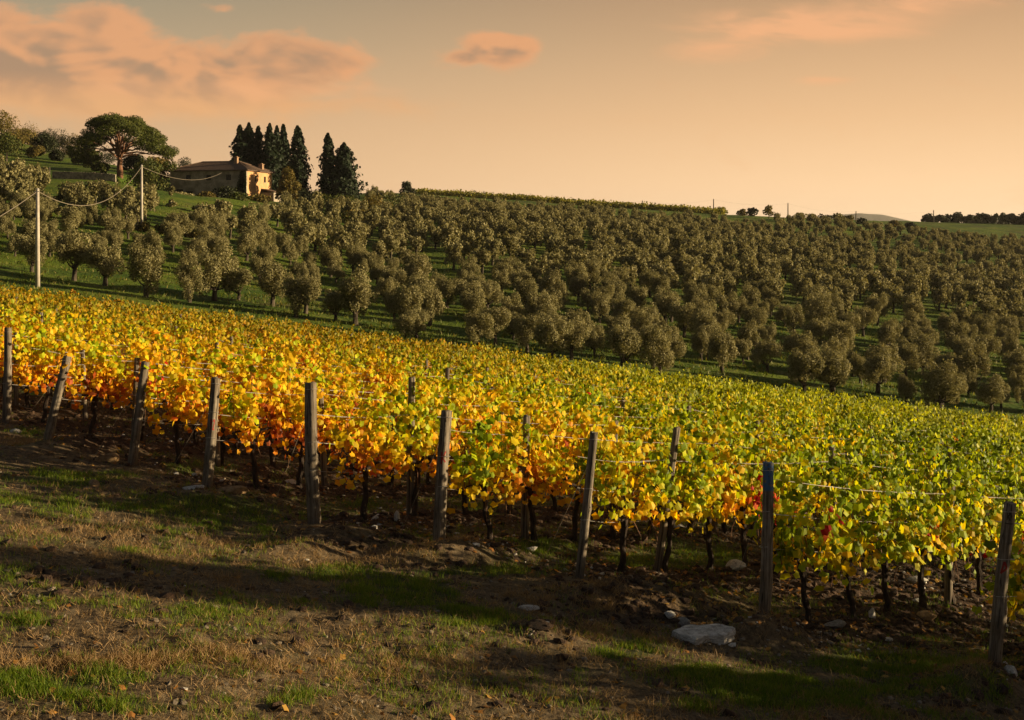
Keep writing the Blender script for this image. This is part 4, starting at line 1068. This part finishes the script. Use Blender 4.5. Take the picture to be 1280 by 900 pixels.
mm = MB(); mm.box((.9, -LG+.9, -1), (LF-.9, -.9, EH-.2)); link('interior', mm.mesh('interior', M_inner), house)
for i, h_ in enumerate(fh):
    a, c, d, e_ = h_
    if i in (3, 5):
        mm = MB(); mm.box((a+.05, -.30, d), (c-.05, -.24, e_-.05)); dr = link('door', mm.mesh('door', M_shut), house)
        mm = MB(); mm.box((a+.16, -.24+.002, 1.0), (a+.22, -.19, 1.12)); link('handle', mm.mesh('handle', M_wire), dr)
    else:
        mm = MB(); mm.box((a, -.28, d), (c, -.26, e_)); w_ = link('window', mm.mesh('window_pane', M_glass), house)
        mm = MB(); t_ = .07
        mm.box((a, -.257, d), (a+t_, -.20, e_)); mm.box((c-t_, -.257, d), (c, -.20, e_)); mm.box((a+t_, -.257, e_-t_), (c-t_, -.20, e_)); mm.box((a+t_, -.257, d), (c-t_, -.20, d+t_)); mm.box(((a+c)/2-.03, -.255, d+t_), ((a+c)/2+.03, -.21, e_-t_))
        link('frame', mm.mesh('frame', M_shut), w_)
        mm = MB(); mm.box((a-.1, .003, d-.13), (c+.1, .12, d-.003)); link('sill', mm.mesh('sill', M_sill), w_)
for h_ in gh:
    a, c, d, e_ = h_
    mm = MB(); mm.box((.26, -c, d), (.28, -a, e_)); w_ = link('window', mm.mesh('window_pane', M_glass), house)
    mm = MB(); mm.box((.20, -c, d), (.257, -c+.07, e_)); mm.box((.20, -a-.07, d), (.257, -a, e_)); mm.box((.20, -c+.07, e_-.07), (.257, -a-.07, e_)); mm.box((.205, -(a+c)/2-.03, d), (.255, -(a+c)/2+.03, e_-.07)); link('frame', mm.mesh('frame', M_shut), w_)
    mm = MB(); mm.box((-.10, -c-.1, d-.13), (-.003, -a+.1, d-.003)); link('sill', mm.mesh('sill', M_sill), w_)
# roof: hipped, with ribs of tiles
RH = 2.0; ov = .55; ridge0, ridge1 = LG*.5-1.2, LF-LG*.5+1.6
mm = MB()
def slope(pts, n_, tiles_dir):
    """ribbed roof face between an eave edge and a ridge edge, solid 12 cm thick"""
    (e0, e1, r1, r0) = [np.array(p, float) for p in pts]; nx = n_*2
    top = []; 
    nr = np.cross(e1-e0, r0-e0); nr /= np.linalg.norm(nr); nr = nr if nr[2] > 0 else -nr
    V = []; rows_ = 10
    for j in range(rows_+1):
        f = j/rows_; A = e0+(r0-e0)*f; B = e1+(r1-e1)*f
        for i in range(nx+1):
            V.append(A+(B-A)*i/nx+nr*(.05 if i % 2 else 0)+nr*.02*((j % 2)))
    F = [(j*(nx+1)+i, j*(nx+1)+i+1, (j+1)*(nx+1)+i+1, (j+1)*(nx+1)+i) for j in range(rows_) for i in range(nx)]
    mm.add(V, F)
    mm.add([e0-(0, 0, .16), e1-(0, 0, .16), e1, e0], [(0, 1, 2, 3)])
z0 = EH+.12; A, B, C_, D_ = (-ov, ov, z0), (LF+ov, ov, z0), (LF+ov, -LG-ov, z0), (-ov, -LG-ov, z0)
r0, r1 = (ridge0, -LG/2, z0+RH), (ridge1, -LG/2, z0+RH)
slope([A, B, r1, r0], 44, 0); slope([C_, D_, r0, r1], 44, 0); slope([D_, A, r0, r0], 30, 0); slope([B, C_, r1, r1], 30, 0)
mm.add([np.array(p)-(0, 0, .16) for p in (A, B, C_, D_)], [(0, 1, 2, 3)])
rf = link('roof', mm.mesh('roof', M_tile), house)
mm = MB()
for p, q in ((r0, r1), (A, r0), (D_, r0), (B, r1), (C_, r1)): mm.tube([np.array(p)+(0, 0, .05), np.array(q)+(0, 0, .05)], .13, 6)
link('ridge_tiles', mm.mesh('ridge_tiles', M_tile), rf)
for (cx, cy, w_, h0, h1) in ((4.2, -4.0, .34, 1.0, 2.95), (14.6, -7.4, .36, .8, 1.75), (1.0, -8.6, .40, .1, 1.75), (12.6, -6.6, .28, 1.2, 2.1)):
    mm = MB(); mm.box((cx-w_, cy-w_, z0+h0-.6), (cx+w_, cy+w_, z0+h1-.25)); ch = link('chimney', mm.mesh('chimney', M_brick), rf)
    mm = MB(); mm.box((cx-w_-.1, cy-w_-.1, z0+h1-.248), (cx+w_+.1, cy+w_+.1, z0+h1-.14)); mm.box((cx-w_*.6, cy-w_*.6, z0+h1-.138), (cx+w_*.6, cy+w_*.6, z0+h1)); link('cap', mm.mesh('chimney_cap', M_brick), ch)
# lean-to on the sunny side
mm = MB(); mm.box((-2.6, -10.2, -2.), (-.01, -6.8, 1.8)); sh_ = link('lean_to', mm.mesh('lean_to', M_plaster), house)
mm = MB(); V = [(-2.9, -10.5, 1.85), (-2.9, -6.5, 1.85), (-.02, -6.5, 2.5), (-.02, -10.5, 2.5)]; V2 = [(a, c, d+.14) for a, c, d in V]; mm.add(V+V2, [(0, 1, 2, 3), (7, 6, 5, 4), (0, 4, 5, 1), (1, 5, 6, 2), (2, 6, 7, 3), (3, 7, 4, 0)]); link('lean_to_roof', mm.mesh('lean_to_roof', M_tile), sh_)
# veranda shelter at the left end
mm = MB(); mm.box((LF-.5, .9, 2.45), (LF+5.0, 3.6, 2.6)); 
for ax in (LF-.3, LF+2.2, LF+4.7): mm.box((ax, 3.3, -1.), (ax+.16, 3.46, 2.447))
pg_ = link('pergola', mm.mesh('pergola', M_shut), None, (HXc, HYc, zg), fa); tag(pg_, 'dark timber pergola at the left end of the farmhouse', 'pergola')
# ivy on the corner: a thing of its own
N = 1500; P = np.stack([.1+2.6*rng.random(N)**1.4, .12+.10*rng.random(N), EH*.98*rng.random(N)], 1); keep = P[:, 0] < .7+1.9*(1-P[:, 2]/EH)+.4*rng.random(N); P = P[keep]; N = len(P)
iv = link('ivy', leafmesh('ivy', [scatter(P, np.array([0, 1., .2])+.5*rn(N, 3), rn(N, 3), rng.uniform(.25, .5, N), QL)], M_ivy), None, (HXc, HYc, zg), fa)
tag(iv, 'dark ivy climbing the near corner of the farmhouse', 'ivy')
# terracotta pots by the door
for i, u_ in enumerate((6.0, 6.9)):
    mm = MB(); mm.tube([(0, 0, 0), (0, 0, .1), (0, 0, .6), (0, 0, .62)], [.26, .30, .42, .46], 10); x_ = HXc+math.cos(fa)*u_-math.sin(fa)*1.6; y_ = HYc+math.sin(fa)*u_+math.cos(fa)*1.6
    o = link('flower_pot', mm.mesh('flower_pot', M_brick), None, (x_, y_, float(base(x_, y_))+.0)); tag(o, 'terracotta pot by the farmhouse door, %s of the two' % ('right one', 'left one')[i], 'flower pot', 'terracotta pots')

# ------------------------------------------------------------------ bushes and broadleaf trees round the house and on the crest
def leafy(name, px, py, wpx, hpx, D_, mat, lab, cat, group=None, trunk=.25, N=1300, size=.34, nb=9, flat=False):
    if flat: D_ = at(px, py, 150, 420)[1]
    y = D_; x = (px-640)/FPX*y; z = float(base(x, y)); s_ = y/FPX; w = wpx*s_/2; zt = (HZ-py)/FPX*y+hpx*0; H = hpx*s_
    zb = z; top = (HZ-(py-hpx))/FPX*y; H = max(top-z, 1.2)
    L = []
    for k in range(nb):
        a = k*2.4; rr = math.sqrt((k+.5)/nb); f = random.uniform(0, 1)
        r_ = w*random.uniform(.34, .5); L.append(((w*.68*rr*math.cos(a), w*.55*rr*math.sin(a), H*trunk+(H*(1-trunk)-r_*.9)*(f if rr > .5 else .6+.4*f)), (r_, r_, r_*random.uniform(.75, 1.1))))
    L.append(((0, 0, H*(.5+trunk*.3)), (w*.5, w*.5, H*.36)))
    P, n, t, sz, hn = crown(L, N, size, 1.1); P[:, 2] *= H/max(P[:, 2].max(), .1); 
    e_ = tag(empty(name, (x, y, z)), lab, cat, group)
    link('foliage' if 'bush' in name or 'hedge' in name else 'crown', leafmesh('foliage', [scatter(P, n, t, sz, QL, hn)], mat), e_)
    m_ = MB(); m_.tube([(0, 0, -.4), (.1, 0, H*.3), (0, 0, H*.62)], [.05*H**.8, .04*H**.8, .02*H**.8], 6, jit=.1)
    for q in range(4):
        c_ = L[q*2 % len(L)][0]; m_.tube([(0.05, 0, H*.25), (c_[0]*.5, c_[1]*.5, H*.25+(c_[2]-H*.25)*.6), tuple(np.array(c_)*.9)], [.025*H**.8, .018*H**.8, .01*H**.8], 5)
    link('stem' if 'bush' in name or 'hedge' in name else 'trunk', m_.mesh('stem', M_bark), e_); return e_
random.seed(21)
leafy('broadleaf_tree', 361, 262, 36, 54, 238, M_gold, 'brownish autumn tree in front of the cypresses beside the gable', 'tree', None, .1, 2600, .34, 13)
leafy('broadleaf_tree', 112, 215, 30, 50, 250, M_dark, 'dark rounded tree touching the left side of the umbrella pine', 'tree', None, .2, 1500)
leafy('broadleaf_tree', 182, 250, 56, 52, 226, M_bush, 'yellow-green tree between the umbrella pine and the farmhouse', 'tree', None, .1, 2600, .32, 14)
leafy('broadleaf_tree', 200, 240, 36, 44, 245, M_gold, 'brown-tinted tree behind the left end of the farmhouse', 'tree', None, .15, 1600, .34, 10)
leafy('broadleaf_tree', 508, 243, 23, 17, 330, M_dark, 'small dark round tree alone on the crest left of centre', 'tree', None, .15, 900, .4, 9)
leafy('broadleaf_tree', 961, 272, 17, 16, 345, M_gold, 'small airy tree with a bare stem on the crest at right', 'tree', None, .3, 320, .4, 8)
for (px, py, w, h, D_, mt, lab) in [(282, 252, 44, 20, 226, M_dark, 'dark low bush below the ivy corner of the farmhouse'), (322, 262, 34, 20, 222, M_gold, 'brown bush in front of the sunlit gable'), (296, 262, 30, 16, 218, M_bush, 'green-brown bush below the dark one in front of the facade'),
                                    (210, 248, 18, 10, 228, M_dark, 'clipped dark round bush at the left end of the facade'), (386, 262, 34, 26, 235, M_dark, 'dark bush under the conical cypress'), (403, 266, 40, 24, 228, M_bush, 'pale green bush between the cypress groups'),
                                    (436, 268, 46, 26, 232, M_bush, 'wide green bush at the foot of the cypress pair'), (462, 268, 40, 26, 236, M_gold, 'straw-tinted bush right of the cypress pair'), (370, 270, 36, 20, 226, M_dark, 'dark bush right of the lean-to'),
                                    (420, 278, 40, 20, 218, M_bush, 'green bush on the slope under the cypress pair'), (448, 283, 44, 22, 215, M_gold, 'brownish bush lowest on the slope under the cypress pair'), (228, 256, 30, 15, 222, M_olive, 'olive-grey bush in front of the left end of the facade'), (256, 258, 26, 13, 220, M_gold, 'tan bush in front of the middle of the facade'), (486, 262, 40, 22, 250, M_bush, 'green bush on the crest right of the cypresses')]:
    leafy('bush', px, py, w, h, D_, mt, lab, 'bush', 'bushes around the farmhouse', .02, 900, .3, 9)
# olives and dark trees on the terrace at the far left
k = 0
for (px, py, w, h, D_, mt, lab) in [(8, 202, 46, 40, 205, 0, 'nearest olive on the left terrace, cut by the left edge'), (2, 178, 60, 42, 290, 1, 'tall olive on the skyline at the left edge'), (38, 181, 56, 30, 285, 1, 'spreading olive on the skyline second from the left edge'),
                                 (56, 192, 36, 28, 262, 2, 'dark spreading olive in the middle of the left terrace'), (80, 193, 30, 24, 262, 2, 'dark olive right of the middle one on the left terrace'), (30, 180, 44, 20, 280, 1, 'brownish olive left of the dark pair on the terrace'),
                                 (116, 213, 24, 26, 235, 0, 'small olive with pale crown left of the pine trunk'), (134, 204, 40, 22, 262, 2, 'dark tree seen behind the pine trunk'), (64, 186, 44, 28, 300, 2, 'low dark olive on the left skyline'), (90, 192, 36, 26, 300, 1, 'olive on the skyline just left of the umbrella pine'), (98, 206, 22, 18, 250, 0, 'low green tree on the terrace slope between the stakes and the pine'), (72, 201, 20, 15, 250, 2, 'small dark tree low on the open terrace slope'), (44, 198, 24, 16, 250, 1, 'tan shrub-like tree on the open terrace slope'), (168, 214, 34, 22, 250, 2, 'dark tree just right of the pine trunk'), (126, 216, 22, 14, 250, 0, 'low bush-like tree at the left foot of the pine'), (18, 185, 30, 18, 270, 1, 'olive in the gap above the leftmost terrace tree'),
                                 (230, 210, 30, 14, 300, 2, 'low tree on the skyline between the pine and the farmhouse')]:
    leafy('olive_tree', px, py, w, h, D_, (M_bush, M_gold, M_dark)[mt], lab, 'olive tree', 'trees on the left terrace', .22, 3200, .26, 13, True)
# two bushy trees outside the frame to the right, whose evening shadows cross the track
for (tx, ty, th_, lab) in ((15.6, 12.0, 4.4, 'bushy tree beyond the right edge, nearer of the two casting shade on the track'), (19.6, 14.1, 7.2, 'bushy tree beyond the right edge, farther of the two casting shade on the track')):
    tz = float(base(tx, ty)); leafy('broadleaf_tree', 640+FPX*tx/ty, HZ-FPX*tz/ty, (2.2+.2*th_)*FPX/ty, th_*FPX/ty, ty, M_bush, lab, 'tree', None, .12, int(420*th_), .19, 16)
random.seed(27); j = 1
for q in range(34):
    px, py = random.uniform(5, 250), random.uniform(236, 345)
    if 60 < px < 150 and py < 240: continue
    leafy('bush', px, py, random.uniform(10, 24), random.uniform(7, 14), 150, (M_olive, M_bush, M_gold, M_olive)[q % 4], '%s shrub growing between the olives on the left slope' % ordw(j), 'bush', 'shrubs among the left olives', .02, 420, .24, 7, True); j += 1
random.seed(33)
j = 1
for q in range(17):
    px = 1160+q*9.5+random.uniform(-2, 2); D_ = 455+random.uniform(-14, 14); x = (px-640)/FPX*D_; zb = float(base(x, D_)); pyb = HZ-FPX*zb/D_
    leafy('dark_tree', px, pyb, random.uniform(15, 22), pyb-random.uniform(265, 270), D_, M_dark, '%s dark tree from the left in the row on the right skyline' % ordw(j), 'tree', 'dark trees on the right skyline', .02, 500, .7, 8); j += 1
j = 1
for px in (905, 925, 940, 1003, 1017, 1030, 1045, 1062, 1078, 1098, 1120, 1140):
    D_ = 380+random.uniform(-10, 20); x = (px-640)/FPX*D_; zb = float(base(x, D_)); pyb = HZ-FPX*zb/D_
    leafy('crest_bush', px+random.uniform(-3, 3), pyb, random.uniform(13, 20), random.uniform(7, 11), D_, (M_dark, M_olive, M_gold)[j % 3], '%s low bush from the left along the right crest line' % ordw(j), 'bush', 'bushes on the crest', .05, 360, .5, 7); j += 1
# vineyard on the crest: a thin band of staked rows
items = []; st_ = MB()
for r_ in range(7):
    for px in np.arange(520, 905, 1.6):
        D_ = 362+r_*5+rng.normal(0, .5); x = (px-640)/FPX*D_; z = float(base(x, D_)); n_ = 9; H_ = 1.6+rng.normal(0, .3)
        P = np.array([x, D_, z])+np.stack([rng.normal(0, .4, n_), rng.normal(0, .3, n_), .1+H_*rng.random(n_)], 1)
        items.append(scatter(P, rn(n_, 3), rn(n_, 3), rng.uniform(.35, .6, n_), QL, np.full(n_, .7)))
o = link('crest_vineyard', leafmesh('crest_vineyard', items, mkleaf('crest_leaves', (.10, .11, .02), (.20, .19, .03), (.40, .32, .05), .3))); tag(o, 'distant green and gold vineyard rows along the crest', 'vineyard', None, 'stuff')
# drystone terrace wall
mm = MB(); random.seed(8)
for q in range(46):
    px = 66+q*1.72; D_ = 214.; x = (px-640)/FPX*D_
    for r_ in range(6):
        z = float(base(x, D_-.3))-.2+r_*.26; h_ = random.uniform(.22, .262); sx_ = random.uniform(.10, .14)
        mm.box((x-sx_, D_-random.uniform(.0, .10), z), (x+sx_, D_+.5, z+h_))
ox = (100-640)/FPX*214.
o = link('terrace_wall', mm.mesh('terrace_wall', M_stone)); tag(o, 'low drystone retaining wall on the left terrace below the pine', 'stone wall')
for i, (px, pb, h) in enumerate([(33, 206, 11), (62, 209, 12), (88, 212, 6)]):
    D_ = 216.; x = (px-640)/FPX*D_; z = float(base(x, D_)); mm = MB(); mm.tube([(0, 0, -.3), (.02, 0, h/FPX*D_*.6), (0, .02, h/FPX*D_+.2)], [.09, .08, .07], 7, jit=.08)
    o = link('fence_post', mm.mesh('fence_post', M_grey), None, (x, D_, z)); tag(o, ('tall timber stake on the left terrace edge', 'thick timber stake in the middle of the terrace edge', 'short stub stake nearest the pine on the terrace edge')[i], 'post', 'stakes on the terrace edge')

# ------------------------------------------------------------------ utility poles and cables
def pole(px, ptop, pbase, D_, r, lab, mat=M_pole, name='utility_pole', group='utility poles'):
    x = (px-640)/FPX*D_; z = float(base(x, D_)); zt = (HZ-ptop)/FPX*D_; H = zt-z
    e_ = tag(empty(name, (x, D_, z)), lab, 'pole', group)
    mm = MB(); mm.tube([(0, 0, -.5), (0, 0, H*.5), (0, 0, H)], [r*1.25, r*1.05, r*.85], 10); link('shaft', mm.mesh('shaft', mat, True), e_)
    mm = MB(); mm.tube([(0, 0, H), (0, 0, H+.10)], [r*1.0, r*.6], 8); mm.tube([(-.22, -r, H-.18), (.22, -r, H-.18)], .035, 6); link('insulator', mm.mesh('insulator', M_wire), e_)
    return np.array([x, D_, zt-.12])
A1 = pole(47, 237, 360, 101., .16, 'tall pale concrete utility pole standing just above the vineyard')
A2 = pole(177, 207, 266, 150., .15, 'pale utility pole on the slope between the vineyard and the pine')
A0 = np.array([-57., 76., (HZ-285)/FPX*76.+2]); A3 = np.array([HXc+math.cos(fa)*5, HYc+math.sin(fa)*5-.3, zg+EH-.3])
def cable(a, c, sag, r, lab, n=26):
    P = [a+(c-a)*k/n-np.array([0, 0, sag*4*(k/n)*(1-k/n)]) for k in range(n+1)]; P = np.array(P)-a
    mm = MB(); mm.tube(P, r, 6, cap=True); o = link('overhead_cable', mm.mesh('overhead_cable', M_cable), None, tuple(a)); tag(o, lab, 'cable', 'overhead cables')
# the next pole down the line stands outside the frame
A0 = pole(-190, 330, 420, 84., .16, 'utility pole down the line beyond the left edge')
cable(A1, A0, 1.2, .032, 'sagging overhead cable running off the left edge from the tall pole')
cable(A1, A2, 2.75, .032, 'sagging overhead cable between the two pale utility poles')
cable(A2, A3, 1.6, .028, 'thin overhead cable from the slope pole to the farmhouse')
CP = []
for i, (px, top, bb, D_) in enumerate([(605, 239, 246, 375), (704, 250, 255, 380), (803, 251, 258, 380), (892, 249, 266, 385), (985, 254, 271, 390), (1070, 264, 274, 410), (1167, 263, 272, 450)]):
    CP.append(pole(px, top, bb, D_, .17, '%s thin dark pole from the left along the crest skyline' % ordw(i+1), M_grey, 'crest_pole', 'thin poles on the crest'))
for i, (a, c) in enumerate(zip(CP[:-1], CP[1:])): cable(a, c, 1.0, .012, 'faint wire between the %s and %s crest poles' % (ordw(i+1), ordw(i+2)), 10)
# ------------------------------------------------------------------ far hills and the air
def hill(name, x0, x1, y, prof, lab):
    n = 60; V = []; 
    for i in range(n+1):
        f = i/n; x = x0+(x1-x0)*f; h = np.interp(f, [p[0] for p in prof], [p[1] for p in prof])+8*(fbm(np.array([f*9.]), np.array([y*.01]), 5, 3)[0]-.5)
        V += [(x, y-900, -60.), (x, y-250, h*.55-20), (x, y, h), (x, y+500, -60.)]
    F = [(i*4+j, i*4+4+j, i*4+5+j, i*4+1+j) for i in range(n) for j in range(3)]
    mm = MB(); mm.add(V, F); o = link(name, mm.mesh(name, simple(name+'_woods', (.03, .04, .02), (.06, .06, .03), .004, .95, 0, 1), True)); tag(o, lab, 'hill', None, 'structure')
hill('far_hill', 1300, 2300, 6200, [(0, -20), (.15, 62), (.3, 84), (.5, 98), (.62, 90), (.75, 60), (1, -20)], 'pale blue far hill seen low over the crest')
hill('farther_hill', 2650, 5000, 7200, [(0, -50), (.12, 70), (.25, 118), (.45, 135), (.6, 120), (1, -30)], 'pale far ridge above the dark trees at the right edge')
def haze(d):
    V = [(x, y, z) for x in (-5000, 6000) for y in (-60, 8600) for z in (-110, 150)]
    mm = MB(); mm.add(V, [(0, 1, 3, 2), (4, 6, 7, 5), (0, 4, 5, 1), (2, 3, 7, 6), (0, 2, 6, 4), (1, 5, 7, 3)])
    m, n, out = newmat('haze_air'); v = n.N.new('ShaderNodeVolumePrincipled'); v.inputs['Color'].default_value = (.95, .9, .85, 1); v.inputs['Density'].default_value = d; v.inputs['Anisotropy'].default_value = .3
    n.L.new(v.outputs[0], out.inputs['Volume']); o = link('haze', mm.mesh('haze', m)); tag(o, 'thin pale evening haze over the hills', 'haze', None, 'stuff')
HAZE = 0.00005
if HAZE: haze(HAZE)
